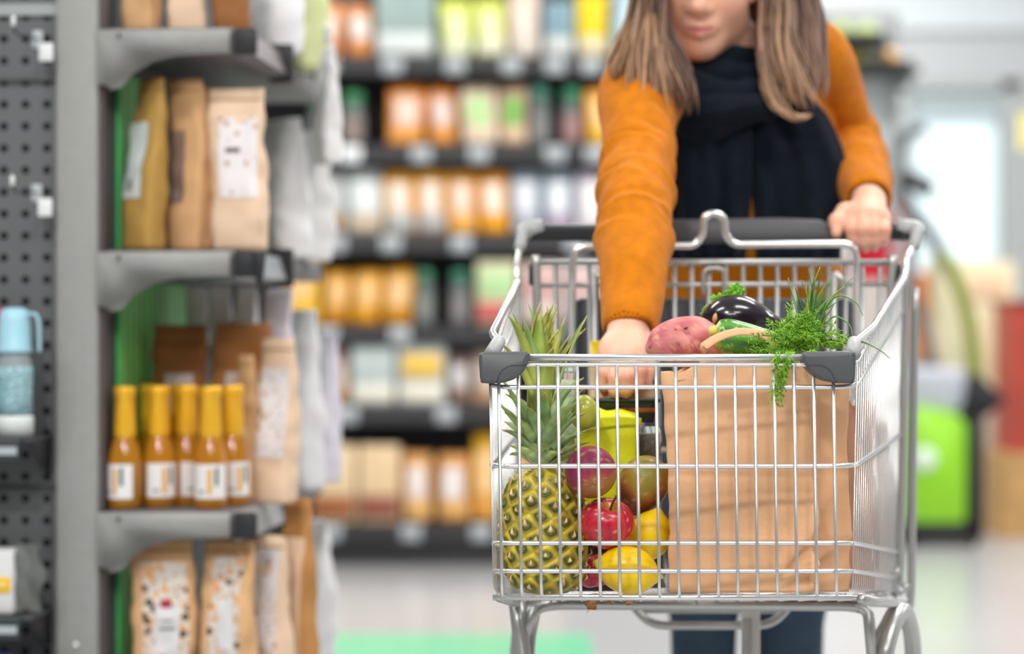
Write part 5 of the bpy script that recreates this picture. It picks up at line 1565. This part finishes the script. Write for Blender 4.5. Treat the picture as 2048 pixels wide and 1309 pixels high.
# ---- herbs
m_dill = M('dill_green', attr=True, rough=.5)
def frond(gs, cs, base, d0, Ln, up, droop, spread):
    pts = [base]; d = d0.normalized()
    n = 9
    for k in range(n):
        d = (d + Vector((0, 0, -droop / n)) + Vector((rng.uniform(-1, 1), rng.uniform(-1, 1), rng.uniform(-1, 1))) * .08).normalized()
        pts.append(pts[-1] + d * (Ln / n))
    c = lerp3(srgb('#8FC22A'), srgb('#5E9A1E'), rng.random())
    g = tube(pts, [.0009 - .0006 * k / n for k in range(n + 1)], 4); gs.append(g); cs += [c] * len(g[0])
    for k in range(1, n + 1):
        for sdn in (-1, 1, 0):
            p = pts[k]; t_ = (pts[k] - pts[k - 1]).normalized()
            s = t_.orthogonal().normalized()
            s.rotate(Matrix.Rotation(rng.uniform(0, 6.28), 3, t_))
            b = (t_ * .7 + s).normalized()
            L2 = spread * (1 - .5 * k / n) * rng.uniform(.7, 1.2)
            e = p + b * L2 * .6
            q2 = [p, e, e + (b + t_ * .3 + Vector((0, 0, -.3 * droop))).normalized() * L2 * .5]
            c2 = lerp3(c, srgb('#A9D83A') if rng.random() > .4 else srgb('#3F7A1A'), rng.random() * .7)
            g = tube(q2, [.00055, .00045, .0002], 3); gs.append(g); cs += [c2] * len(g[0])
            for z_ in range(3):
                o = p.lerp(e, rng.uniform(.4, 1))
                f2 = (b + Vector((rng.uniform(-1, 1), rng.uniform(-1, 1), rng.uniform(-1, 1))) * .9).normalized()
                g = tube([o, o + f2 * L2 * .4], [.00045, .0002], 3); gs.append(g); cs += [c2] * len(g[0])
t = thing('dill_bunch', 'feathery green dill heaped on the bag and hanging over the front bar', 'herb', P(1615, 705, 2.79))
gs, cs = [], []
for k in range(64):
    b = P(rng.uniform(1556, 1650), rng.uniform(664, 708), rng.uniform(2.765, 2.82))
    dr = Vector((rng.uniform(-1, .9), rng.uniform(-.6, .5), rng.uniform(-.2, .8)))
    frond(gs, cs, b, dr, rng.uniform(.02, .042), 0, rng.uniform(.3, 1.2), .012)
obj('heaped_fronds', join(*gs), m_dill, t, cols=cs)
gs, cs = [], []
for k in range(9):
    b = P(rng.uniform(1548, 1590), 704, 2.722 - rng.uniform(0, .01))
    ex = P(rng.uniform(1536, 1562), 700 + rng.uniform(60, 116), 2.716 - rng.uniform(0, .008))
    frond(gs, cs, b, (ex - b), (ex - b).length, 0, .6, .010)
for k in range(5):
    b = P(rng.uniform(1600, 1632), 700, 2.724)
    frond(gs, cs, b, Vector((rng.uniform(-.3, .3), -.1, -1)), rng.uniform(.012, .022), 0, .5, .008)
for k in range(4):
    b = P(rng.uniform(1575, 1590), 698, 2.77); ex = P(rng.uniform(1548, 1575), 702, 2.716)
    frond(gs, cs, b, (ex - b), (ex - b).length, 0, .5, .008)
obj('hanging_fronds', join(*gs), m_dill, t, cols=cs)
t = thing('chive_bunch', 'tuft of long dark green chives fanning up behind the dill', 'herb', P(1612, 690, 2.83))
gs, cs = [], []
tips = [(1645, 524), (1640, 535), (1618, 538), (1576, 556), (1590, 575), (1602, 560), (1628, 552), (1660, 555), (1662, 560), (1704, 556), (1690, 572), (1675, 590), (1650, 570), (1612, 572), (1606, 600), (1632, 580), (1640, 600), (1622, 590), (1596, 590), (1668, 610), (1655, 600), (1615, 610), (1645, 585), (1630, 560), (1680, 600)]
for i, (tx, ty) in enumerate(tips):
    b = P(1612 + rng.uniform(-12, 16), 690, 2.835 + rng.uniform(-.012, .015))
    e = P(tx, ty, 2.835 + rng.uniform(-.03, .02))
    mid = b.lerp(e, .5) + Vector((rng.uniform(-.004, .004) - (e.x - b.x) * .12, 0, .006))
    c = lerp3(srgb('#2F6B22'), srgb('#6FA03A'), rng.random())
    if i % 6 == 1: c = srgb('#9DA63E')
    q = spline([b, mid, e], 6)
    g = tube(q, [.0019 - .0014 * k / (len(q) - 1) for k in range(len(q))], 5); gs.append(g); cs += [c] * len(g[0])
for pts in ([(1630, 670, 2.83), (1655, 612, 2.825), (1680, 592, 2.82), (1712, 606, 2.815), (1726, 632, 2.812)],
            [(1640, 665, 2.83), (1668, 634, 2.82), (1698, 650, 2.81), (1706, 678, 2.80)],
            [(1640, 684, 2.82), (1690, 682, 2.80), (1726, 685, 2.78), (1758, 700, 2.76), (1780, 717, 2.75)],
            [(1640, 678, 2.82), (1672, 668, 2.81), (1700, 682, 2.79), (1716, 684, 2.78)],
            [(1640, 688, 2.82), (1680, 690, 2.80), (1710, 682, 2.78)]):
    q = spline([pnp(P(*p_)) for p_ in pts], 7)
    g = tube(q, [.0014 - .001 * k / (len(q) - 1) for k in range(len(q))], 5); gs.append(g); cs += [lerp3(srgb('#2F6B22'), srgb('#5E9232'), rng.random())] * len(g[0])
obj('leaves', join(*gs), M('chive_green', attr=True, rough=.4), t, cols=cs)
t = thing('parsley_sprig', 'small bright parsley sprig peeping out behind the aubergine', 'herb', P(1450, 690, 2.95))
gs = []
for bx_, by_ in ((1478, 582), (1466, 588), (1458, 592), (1445, 596), (1432, 600), (1416, 622), (1410, 634), (1470, 576)):
    c = P(bx_, by_, 2.945)
    stem_b = P(1450, 690, 2.95)
    gs.append(tube([stem_b, stem_b.lerp(c, .6) + Vector((0, .004, 0)), c], .0008, 4))
    for k in range(5):
        a = k * 1.25 + rng.random()
        gs.append(thick(lambda u, v: (c.x + (u - .5) * .007 * math.cos(a) + v * .007 * math.sin(a), c.y + (u - .5) * .003 + .001 * math.sin(v * 5), c.z + (u - .5) * .007 * math.sin(a) * -1 + v * .007 * math.cos(a)), 4, 4, .0005))
obj('leaflets', join(*gs), M('parsley_green', '#6FB61E', rough=.45, var=(120, .25)), t)
# ================================================================ the shopper
person = thing('person', 'person in a mustard sweater and navy scarf leaning over the trolley to reach into it', 'person', (P(1495, 0, 3.88).x, 3.88, 0))
HC = P(1415, -60, 3.53)
HR = Matrix.Rotation(math.radians(-12), 3, 'Z') @ Matrix.Rotation(math.radians(15), 3, 'X') @ Matrix.Rotation(math.radians(2), 3, 'Y')
HRN = np.array(HR)
def hl(x, y, z): return np.array(HC + HR @ Vector((x, y, z)))
def pj(px, py, D): return pnp(P(px, py, D))

body = Sdf((.06, 2.88, -.0), (.66, 4.16, 1.66), .003)
def jt(px, py, D, r): return (*pj(px, py, D), r)
SR, ER, WR = (1290, 165, 3.46), (1272, 425, 3.195), (1256, 650, 3.03)
SL, EL, WL = (1612, 100, 3.62), (1698, 285, 3.735), (1737, 404, 3.455)
# trunk
for c, r in (((1472, 190, 3.65), (.115, .075, .07)), ((1480, 290, 3.69), (.135, .09, .11)), ((1490, 420, 3.765), (.112, .082, .12)), ((1494, 560, 3.83), (.115, .075, .10)), ((1496, 660, 3.87), (.15, .11, .09))):
    body.ball(pj(*c), r, .05)
# neck
body.cone(hl(0, .025, -.07), pj(1474, 150, 3.61), .052, .056, .03)
# arms
body.chain([jt(1330, 160, 3.55, .045), jt(*SR, .036), jt(1276, 300, 3.337, .031), jt(*ER, .029), jt(1267, 530, 3.115, .028), jt(*WR, .0245)], .03)
body.chain([jt(1560, 100, 3.62, .045), jt(*SL, .036), jt(1668, 192, 3.695, .030), jt(*EL, .028), jt(1720, 340, 3.605, .025), jt(*WL, .0225)], .03)
# legs and feet
def zpt(px, D, z): return np.array([(px - CX) / FPX * D, D, z])
for px, s in ((1408, -1), (1580, 1)):
    hip = zpt(px + s * -8, 3.87, .86); kn = zpt(px, 3.84, .46); an = zpt(px + 4 * s, 3.93, .085)
    body.cone(hip, kn, .076, .048, .03); body.cone(kn, kn * .55 + an * .45 + np.array([0, .015, 0]), .048, .047, .02)
    body.cone(kn * .55 + an * .45 + np.array([0, .015, 0]), an, .045, .031, .02)
    body.cone(an + np.array([0, .02, -.04]), an + np.array([s * .015, -.13, -.055]), .036, .026, .02)
# head
def hb(c, r, k=.015, op='add'): body.ball(hl(*c), r, k, op, HRN)
def hc(a, b, r1, r2, k=.012, op='add'): body.cone(hl(*a), hl(*b), r1, r2, k, op)
hb((0, .018, .038), (.069, .092, .083), .02)
hb((0, -.022, -.022), (.0555, .066, .082), .03)
hb((0, -.027, -.076), (.037, .053, .040), .03)
hb((0, -.060, -.102), (.020, .020, .017), .03)
for s in (-1, 1):
    hb((s * .033, -.052, -.034), (.024, .028, .025), .03)
    hb((s * .036, -.008, -.060), (.014, .026, .026), .03)
    hb((s * .031, -.086, .004), (.017, .013, .011), .012, 'sub')
    hc((s * .014, -.082, .022), (s * .045, -.072, .024), .008, .006, .015)
    hb((s * .031, -.0765, .0105), (.0150, .0075, .0050), .005)
    # ear
    hb((s * .0665, .012, -.012), (.008, .019, .030), .008)
    hb((s * .066, .004, -.039), (.006, .009, .009), .008)
hc((0, -.082, .008), (0, -.102, -.036), .0075, .0105, .018)
hb((0, -.106, -.040), (.0115, .0115, .0100), .010)
for s in (-1, 1):
    hb((s * .0125, -.094, -.044), (.0085, .0105, .0078), .007)
    hb((s * .0062, -.1015, -.0525), (.0038, .005, .003), .003, 'sub')
# mouth
hb((0, -.083, -.068), (.024, .013, .016), .014)
hc((-.023, -.0850, -.0715), (0, -.0945, -.0695), .0020, .0042, .006); hc((.023, -.0850, -.0715), (0, -.0945, -.0695), .0020, .0042, .006)
hc((-.018, -.0862, -.0765), (0, -.0928, -.0798), .0026, .0050, .006); hc((.018, -.0862, -.0765), (0, -.0928, -.0798), .0026, .0050, .006)
hc((-.026, -.0885, -.0725), (0, -.0985, -.0745), .0012, .0016, .003, 'sub'); hc((.026, -.0885, -.0725), (0, -.0985, -.0745), .0012, .0016, .003, 'sub')
# right hand (reaching): palm, four fingers, thumb
W = jt(*WR, .024)
mcpR = [(1275, 704, 2.985), (1254, 711, 2.975), (1233, 713, 2.978), (1214, 708, 2.99)]
for q in mcpR:
    body.cone(W[:3], pj(*q), .0172, .0110, .012)
body.cone(pj(1266, 690, 3.005), pj(1222, 696, 3.0), .014, .013, .014)
fR = [[(1275, 704, 2.985), (1278, 742, 2.966), (1274, 768, 2.966), (1270, 780, 2.978)],
      [(1254, 711, 2.975), (1254, 752, 2.952), (1254, 776, 2.956), (1252, 788, 2.970)],
      [(1233, 713, 2.978), (1230, 755, 2.955), (1229, 778, 2.958), (1230, 790, 2.972)],
      [(1214, 708, 2.99), (1209, 746, 2.968), (1207, 770, 2.972), (1209, 784, 2.983)]]
for f_, r in zip(fR, (.0090, .0094, .0090, .0078)):
    body.chain([(*pj(*q), r * s_) for q, s_ in zip(f_, (1.12, 1.0, .9, .78))], .0035)
body.chain([(*pj(1280, 668, 3.03), .014), (*pj(1294, 704, 3.005), .0125), (*pj(1297, 740, 2.990), .0098), (*pj(1292, 766, 2.985), .0078)], .006)
# left hand (on the handle)
W2 = jt(*WL, .024)
mcpL = [(1703, 433, 3.385), (1725, 428, 3.380), (1747, 430, 3.380), (1767, 438, 3.388)]
for q in mcpL:
    body.cone(W2[:3], pj(*q), .018, .0110, .012)
fL = [[(1703, 433, 3.385), (1702, 458, 3.364), (1706, 480, 3.368), (1711, 491, 3.382)],
      [(1725, 428, 3.380), (1725, 459, 3.358), (1727, 484, 3.364), (1730, 496, 3.380)],
      [(1747, 430, 3.380), (1749, 459, 3.358), (1749, 482, 3.364), (1749, 494, 3.380)],
      [(1767, 438, 3.388), (1771, 460, 3.366), (1769, 476, 3.370), (1766, 486, 3.382)]]
for f_, r in zip(fL, (.0088, .0092, .0088, .0078)):
    body.chain([(*pj(*q), r * s_) for q, s_ in zip(f_, (1.12, 1.0, .92, .8))], .0035)
body.chain([(*pj(1716, 420, 3.43), .013), (*pj(1690, 424, 3.405), .0125), (*pj(1672, 442, 3.380), .0100), (*pj(1673, 466, 3.372), .0080)], .006)
BV, BQ = body.mesh(2)
del body
# skin colours: lips, cheeks, knuckles, brows
LOC = (BV - np.array(HC)) @ HRN
bc = np.tile(np.array(srgb('#EDB59A')), (len(BV), 1))
def tint(mask, hx):
    global bc
    bc = bc * (1 - mask[:, None]) + np.array(srgb(hx)) * mask[:, None]
def gauss(c, r): return np.exp(-(((LOC - np.array(c)) / np.array(r)) ** 2).sum(1))
near = (np.abs(LOC) < .2).all(1)
for s in (-1, 1):
    tint(gauss((s * .038, -.065, -.038), (.02, .03, .017)) * .35 * near, '#E08A72')
    tint(np.clip(gauss((s * .032, -.085, .0245), (.015, .02, .0032)) * 1.3, 0, .9) * near, '#5A4030')
    tint(gauss((s * .077, .0, -.02), (.012, .03, .03)) * .35 * near, '#DE8A70')
tint(gauss((0, -.108, -.042), (.012, .015, .010)) * .25 * near, '#E29A80')
lipw = np.exp(-(LOC[:, 0] / .0225) ** 6)
lip = lipw * np.exp(-((LOC[:, 2] + .0745 - .09 * np.abs(LOC[:, 0]) * 1.0) / (.0066 * (1 - .35 * np.abs(LOC[:, 0]) / .02))) ** 6) * (LOC[:, 1] < -.07) * near
tint(np.clip(lip, 0, 1) * .8, '#C4626A')
for q in fR + fL:
    for n_, st in ((0, .35), (1, .35), (3, .6)):
        d = np.linalg.norm(BV - pj(*q[n_]), axis=1)
        tint(np.exp(-(d / .012) ** 2) * st, '#D9786A')
obj_np('skin', BV, BQ, M('skin_tone', attr=True, rough=.48, sss=.12, spec=.4), person, cols=bc)
# nails
for f_, r in list(zip(fR, (.0062, .0066, .0062, .005))) + list(zip(fL, (.006, .0064, .006, .005))):
    tip, pre = Vector(pj(*f_[3])), Vector(pj(*f_[2]))
    d = (tip - pre).normalized()
    o = Vector((0, -1, 0)); o = (o - d * o.dot(d)).normalized(); sd = d.cross(o)
    c = tip - d * .001 + o * r * 1.06
    obj('fingernail', thick(lambda u, v: tuple(c + sd * (u - .5) * r * 1.25 + d * (v - .5) * .009 - o * ((u - .5) ** 2 * .0045 + (v - .5) ** 2 * .003)), 7, 7, .0008), M('nail_pink', '#E8A79A', rough=.25), person)
for s in (-1, 1):
    obj('eye', xform(lathe(ell(.0118, .0118, 14), 20), Matrix.Translation(Vector(hl(s * .031, -.0690, .002)))), M('eye_white', '#E8E4E0', rough=.15), person)
    iris = hl(s * .031 - .002, -.0793, -.0015)
    obj('iris', xform(lathe(ell(.0062, .0022, 10), 16), Matrix.Translation(Vector(iris)) @ (HR @ Matrix.Rotation(math.radians(90), 3, 'X')).to_4x4()), M('iris_brown', '#4A3220', rough=.1), person)

# ---- sweater
sw = Sdf((.07, 2.95, .78), (.66, 4.02, 1.42), .003)
for c, r in (((1468, 190, 3.64), (.128, .085, .065)), ((1478, 280, 3.68), (.148, .102, .115)), ((1490, 420, 3.755), (.135, .108, .125)), ((1494, 550, 3.815), (.152, .124, .135))):
    sw.ball(pj(*c), r, .05)
def sleeve(stn, seed, creases, k=.03):
    """tube along stations (x, y, z, r) with knitted folds running round it"""
    S = [np.array(q) for q in spline(stn, 6)]
    pos = 0.0
    tot = sum(np.linalg.norm(b[:3] - a[:3]) for a, b in zip(S, S[1:]))
    for a, b in zip(S, S[1:]):
        ba = b[:3] - a[:3]; L = np.linalg.norm(ba); t_ = ba / L
        n1 = np.cross(t_, [0, -1, .3]); n1 /= np.linalg.norm(n1); n2 = np.cross(t_, n1)
        def fn(x, y, z, a=a, b=b, ba=ba, L=L, n1=n1, n2=n2, pos=pos):
            dx, dy, dz = x - a[0], y - a[1], z - a[2]
            tt_ = np.clip((dx * ba[0] + dy * ba[1] + dz * ba[2]) / (L * L), 0, 1)
            d = np.sqrt((dx - ba[0] * tt_) ** 2 + (dy - ba[1] * tt_) ** 2 + (dz - ba[2] * tt_) ** 2)
            ang = np.arctan2(dx * n2[0] + dy * n2[1] + dz * n2[2], dx * n1[0] + dy * n1[1] + dz * n1[2])
            s = pos + tt_ * L
            q = s / tot
            f_ = 0
            for (c0, tilt, dep, wid, a0) in creases:
                e = (s - c0 - tilt * np.cos(ang - a0)) / wid
                f_ = f_ + 1.8 * dep * (np.exp(-(e - 1.0) ** 2) * .8 - np.exp(-e * e)) * (.45 + .55 * np.cos(ang - a0))
            f_ = f_ + .0008 * np.sin(s * 55 + 2 * np.sin(ang * 2 + seed) + seed) * np.clip(q * 3, 0, 1)
            return d - (a[3] + (b[3] - a[3]) * tt_ + f_)
        m = max(a[3], b[3])
        sw.put(fn, np.minimum(a[:3], b[:3]) - m, np.maximum(a[:3], b[:3]) + m, .006 if pos > 0 else k)
        pos += L
cuffR = jt(1259, 652, 3.033, .0335)
sleeve([jt(1356, 195, 3.60, .056), jt(1285, 180, 3.46, .060), jt(1276, 300, 3.335, .0475), jt(1270, 420, 3.20, .0465), jt(1267, 530, 3.115, .0435), jt(1264, 605, 3.065, .037), cuffR], 1.3, [(.16, .02, .004, .014, 2.6), (.27, .024, .006, .012, 2.4), (.325, .024, .010, .011, 2.4), (.352, -.016, .008, .010, -.5), (.380, .020, .010, .010, 1.2), (.408, .014, .009, .010, 2.9), (.436, -.018, .009, .010, .3), (.464, .016, .010, .010, 1.8), (.490, .010, .009, .009, -1.0), (.514, .014, .010, .009, 2.2), (.536, -.010, .008, .008, .6)])
cuffL = jt(1736, 396, 3.475, .0335)
sleeve([jt(1565, 120, 3.63, .066), jt(1622, 118, 3.63, .058), jt(1664, 190, 3.69, .048), jt(1698, 285, 3.735, .0435), jt(1718, 338, 3.61, .0415), jt(1729, 375, 3.52, .036), cuffL], 4.1, [(.11, .02, .005, .012, 1.0), (.19, .02, .009, .011, 2.5), (.222, -.012, .009, .010, .5), (.252, .018, .010, .010, 1.7), (.282, .012, .009, .010, 3.0), (.312, -.016, .009, .010, .2), (.342, .014, .010, .010, 1.9), (.370, .010, .009, .009, -.9), (.397, .014, .009, .009, 2.2), (.42, -.01, .008, .008, .6)])
# open cuffs and hem
def cut(c, prev, r):
    c, prev = np.array(c[:3]), np.array(prev[:3]); d = (c - prev) / np.linalg.norm(c - prev)
    sw.cone(c - d * .004, c + d * .05, r, r + .004, .003, 'sub')
cut(cuffR, jt(1264, 600, 3.067, 0), .0295); cut(cuffL, jt(1729, 375, 3.52, 0), .0295)
SV, SQ = sw.mesh(1)
del sw
n_ = np.array([.006 * 0]); 
m_knit = M('mustard_wool', '#C87404', rough=.95, sheen=.08, spec=.2, var=(55, .16), bump=(700, .5, .002), bump2=(90, .35, .003))
obj_np('sweater', SV, SQ, m_knit, person)
# ribbed cuffs
def cuff(c, prev, r0, nm):
    c, prev = Vector(c[:3]), Vector(prev[:3]); d = (c - prev).normalized()
    n1 = d.orthogonal().normalized(); n2 = d.cross(n1)
    c = c + d * .012
    def f(u, v):
        a = u * 2 * math.pi
        r = r0 * (1 - .05 * v) + .0011 * math.cos(a * 34)
        return tuple(c - d * .050 * (1 - v) + n1 * (r * math.cos(a)) + n2 * (r * math.sin(a)) + d * .004 * math.sin(a * 2))
    V, Fc = grid_geo(f, 204, 8, close_u=True)
    inner = [v + (Vector(c) - v).project(n1) * .10 + (Vector(c) - v).project(n2) * .10 for v in V]
    m = len(V)
    F2 = Fc + [tuple(i + m for i in q[::-1]) for q in Fc] + [(7 * 204 + i, 7 * 204 + (i + 1) % 204, m + 7 * 204 + (i + 1) % 204, m + 7 * 204 + i) for i in range(204)]
    obj('ribbed_cuff', (V + inner, F2), m_knit, person)
cuff(cuffR, jt(1264, 600, 3.067, 0), .0335, 'r'); cuff(cuffL, jt(1729, 375, 3.52, 0), .0330, 'l')

# ---- jeans and shoes
je = Sdf((.14, 3.68, .06), (.60, 4.06, 1.0), .004)
je.ball(pj(1496, 655, 3.87), (.158, .118, .11), .04)
for px, s in ((1408, -1), (1580, 1)):
    hip = zpt(px + s * -8, 3.87, .86); kn = zpt(px, 3.84, .46); an = zpt(px + 4 * s, 3.93, .10)
    je.cone(hip, kn, .086, .0545, .03); je.cone(kn, an, .0545, .044, .02)
    je.cone(an + np.array([0, 0, .01]), an - np.array([0, 0, .06]), .035, .035, .004, 'sub')
JV, JQ = je.mesh(2)
obj_np('jeans', JV, JQ, M('dark_denim', '#2B3E50', rough=.85, var=(30, .2), bump=(500, .4, .001)), person)
for px, s in ((1408, -1), (1580, 1)):
    an = zpt(px + 4 * s, 3.93, .0)
    sh = Sdf(an + np.array([-.07, -.2, -.01]), an + np.array([.07, .09, .13]), .004)
    sh.cone(an + np.array([0, .03, .047]), an + np.array([s * .015, -.14, .038]), .047, .040, .02)
    sh.cone(an + np.array([0, .015, .05]), an + np.array([0, .01, .10]), .040, .038, .02)
    sh.ball(an + np.array([0, 0, -.05]), (.3, .4, .052), .004, 'sub')
    V_, Q_ = sh.mesh(2)
    so = obj_np('shoe', V_, Q_, M('shoe_black', '#1E1F22', rough=.5), person)

# ---- scarf: wraps round the neck, two ends hanging down the front
m_scarf = M('navy_wool', '#121A25', rough=.95, spec=.15, sheen=.05, var=(40, .3), bump=(500, .4, .002), bump2=(40, .3, .004))
nc = P(1424, 128, 3.585)
def wrap(cz, tilt, rx, ry, rad, sq, seed, dx=0, dy=0):
    def f(u, v):
        a = u * 2 * math.pi; b = v * 2 * math.pi
        fold = 1 + .16 * math.sin(b * 3 + a * 2 + seed) + .08 * math.sin(b * 5 - a * 3 + seed)
        R = rad * fold * (1 + .12 * math.sin(a * 2 + seed))
        rr_ = R * math.cos(b) * sq
        x = (rx + rr_) * math.cos(a); y = (ry + rr_) * math.sin(a)
        z = R * math.sin(b) + tilt * math.sin(a) + cz + .008 * math.sin(a * 3 + seed)
        return (nc.x + dx + x, nc.y + dy + y, nc.z + z)
    V, Fc = grid_geo(f, 56, 21, close_u=True)
    # v closes on itself
    return V, Fc
obj('scarf_wrap', join(wrap(.030, .034, .066, .056, .026, .75, .5, .010, .008), wrap(.006, .036, .080, .064, .031, .75, 1.3, .004, .0), wrap(-.026, .032, .088, .072, .034, .8, 2.1, .000, -.008), wrap(-.056, .022, .082, .076, .032, .9, 4.0, -.004, -.014)), m_scarf, person)
def tail(L, Rr, seed, D0, ph):
    """L, Rr: lists of (px, py) down the left and right edge"""
    Ls, Rs = spline([np.array(q, float) for q in L], 6), spline([np.array(q, float) for q in Rr], 6)
    def f(u, v):
        k = v * (len(Ls) - 1); i = min(int(k), len(Ls) - 2); t = k - i
        l = Ls[i] * (1 - t) + Ls[i + 1] * t; r = Rs[i] * (1 - t) + Rs[i + 1] * t
        p = l * (1 - u) + r * u
        fold = .009 * math.sin(u * 11 + seed + v * 1.2) + .005 * math.sin(u * 23 + seed * 2 - v * 2)
        D = D0 + .016 * math.cos((u - .5) * math.pi) * -1 + fold * (.4 + .6 * v) - .03 * (1 - v) ** 2 * 0
        return pnp(P(p[0], p[1], D))
    return thick(f, 46, 30, .006)
obj('scarf_end', tail([(1385, 175), (1352, 230), (1338, 300), (1336, 380), (1340, 450), (1342, 520)], [(1470, 200), (1500, 260), (1503, 330), (1502, 390), (1496, 450), (1490, 520)], .4, 3.515, 0), m_scarf, person)
obj('scarf_end', tail([(1470, 200), (1490, 260), (1499, 330), (1506, 385), (1511, 440), (1514, 520)], [(1590, 175), (1640, 215), (1672, 270), (1690, 330), (1688, 400), (1678, 520)], 2.2, 3.535, 0), m_scarf, person)

# ---- hair: a cap on the skull and long locks on both sides
cap = Sdf(np.array(HC) + np.array([-.13, -.14, -.16]), np.array(HC) + np.array([.13, .16, .16]), .004)
cap.ball(hl(0, .022, .038), (.083, .101, .094), .01, 'add', HRN)
cap.ball(hl(0, .05, -.03), (.078, .062, .09), .03, 'add', HRN)
cap.ball(hl(0, -.085, -.045), (.066, .075, .105), .01, 'sub', HRN)
HV, HQ = cap.mesh(2)
rngh = random.Random(3)
gs, cs = [], []
def lock(path, n, spread, r0, tipc, rootc, wave):
    """path: stations (px, py, D); strands run along it, spread: half widths in metres (x, y) at each station"""
    pts = [pnp(P(*q)) for q in path]
    for k in range(n):
        u, w = rngh.gauss(0, .5), rngh.gauss(0, .5)
        u, w = max(-1.1, min(1.1, u)), max(-1, min(1, w))
        end = rngh.uniform(.72, 1.0)
        ph = rngh.uniform(0, 6.28)
        st = []
        for i, p in enumerate(pts):
            sx_, sy_ = spread[i]
            st.append(np.array([p[0] + u * sx_ + rngh.gauss(0, .002), p[1] + w * sy_ + rngh.gauss(0, .002), p[2] + rngh.gauss(0, .002)]))
        q = spline(st, 7)
        m = max(6, int(len(q) * end)); q = q[:m]
        q = [p + np.array([math.sin(i * .22 + ph) * wave * i / m, math.cos(i * .22 + ph) * wave * i / m, 0]) for i, p in enumerate(q)]
        rs = [r0 * rngh.uniform(.8, 1.1) * (1 - max(0, (i / (m - 1) - .6) / .4) ** 1.6 * .92) for i in range(m)]
        g = tube(q, rs, 6)
        gs.append(g)
        tone = rngh.random()
        for i in range(m):
            t = i / len(st) / 7
            c = lerp3(srgb(rootc), srgb(tipc), t * 1.15 * (.55 + .7 * tone))
            v = .72 + .5 * tone
            cs.extend([tuple(x * v for x in c)] * 6)
# image left: in front of the shoulder
lock([(1345, -190, 3.50), (1312, -90, 3.46), (1306, 10, 3.445), (1302, 100, 3.395), (1310, 180, 3.368), (1320, 240, 3.365)], 130, [(.012, .015), (.016, .02), (.017, .02), (.024, .018), (.034, .016), (.036, .014)], .0030, '#B58A66', '#48332A', .004)
lock([(1335, -170, 3.52), (1300, -60, 3.49), (1280, 30, 3.48), (1250, 90, 3.405), (1233, 135, 3.385), (1226, 162, 3.38)], 80, [(.012, .015), (.014, .02), (.014, .02), (.014, .012), (.010, .010), (.006, .006)], .0028, '#A67E58', '#5A4232', .003)
lock([(1350, -180, 3.50), (1322, -70, 3.45), (1320, 40, 3.43), (1345, 115, 3.41), (1366, 175, 3.39), (1374, 240, 3.38)], 150, [(.008, .01), (.010, .015), (.010, .012), (.017, .012), (.022, .01), (.018, .01)], .0028, '#7A5844', '#3A2922', .003)  # root and tip colours darkened: shadow beside the jaw painted into this lock
# image right
lock([(1500, -190, 3.58), (1545, -90, 3.56), (1552, 10, 3.53), (1556, 90, 3.50), (1578, 170, 3.485), (1600, 228, 3.485)], 150, [(.014, .02), (.020, .02), (.022, .02), (.026, .02), (.032, .018), (.030, .016)], .0031, '#C29A78', '#4C362C', .005)
lock([(1520, -180, 3.60), (1580, -70, 3.60), (1605, 20, 3.585), (1622, 90, 3.56), (1632, 160, 3.54), (1626, 215, 3.52)], 90, [(.014, .02), (.018, .02), (.02, .02), (.016, .016), (.016, .016), (.016, .012)], .0030, '#A98470', '#4C362E', .004)
# curl at the tip of the right lock
lock([(1532, 60, 3.50), (1530, 120, 3.485), (1536, 175, 3.475), (1560, 216, 3.47), (1596, 236, 3.47), (1622, 226, 3.475)], 46, [(.006, .006), (.007, .006), (.007, .006), (.008, .006), (.008, .005), (.006, .004)], .0027, '#D8AE88', '#6A4C3C', .002)
# crown, falling from the middle parting
lock([(1416, -232, 3.53), (1372, -216, 3.475), (1330, -140, 3.45), (1310, -40, 3.44), (1304, 60, 3.415)], 110, [(.006, .03), (.010, .028), (.014, .026), (.016, .022), (.016, .02)], .0030, '#8A6650', '#48352A', .003)
lock([(1424, -232, 3.53), (1474, -216, 3.50), (1522, -140, 3.53), (1548, -40, 3.535), (1556, 60, 3.51)], 110, [(.006, .03), (.010, .028), (.014, .03), (.016, .026), (.018, .02)], .0030, '#8A6650', '#48352A', .003)
lock([(1420, -230, 3.56), (1425, -222, 3.61), (1432, -160, 3.645), (1440, -80, 3.655), (1450, 20, 3.66)], 110, [(.02, .01), (.05, .012), (.062, .014), (.066, .016), (.066, .016)], .0034, '#8A6650', '#48352A', .003)
# back of the head
lock([(1440, -230, 3.60), (1470, -160, 3.66), (1480, -60, 3.68), (1485, 40, 3.68), (1490, 120, 3.69), (1490, 170, 3.70)], 90, [(.03, .03), (.05, .02), (.06, .02), (.06, .02), (.06, .02), (.06, .02)], .0034, '#8A6448', '#463228', .004)
V, Fc = join(*gs)
capc = [lerp3(srgb('#4A352A'), srgb('#6A4C3A'), .5 + nz(v, 60, 3)) for v in HV]
obj('hair', join((V, Fc), ([Vector(v) for v in HV], [tuple(int(i) for i in q) for q in HQ])), M('brown_hair', attr=True, rough=.42, spec=.5), person, cols=cs + capc)
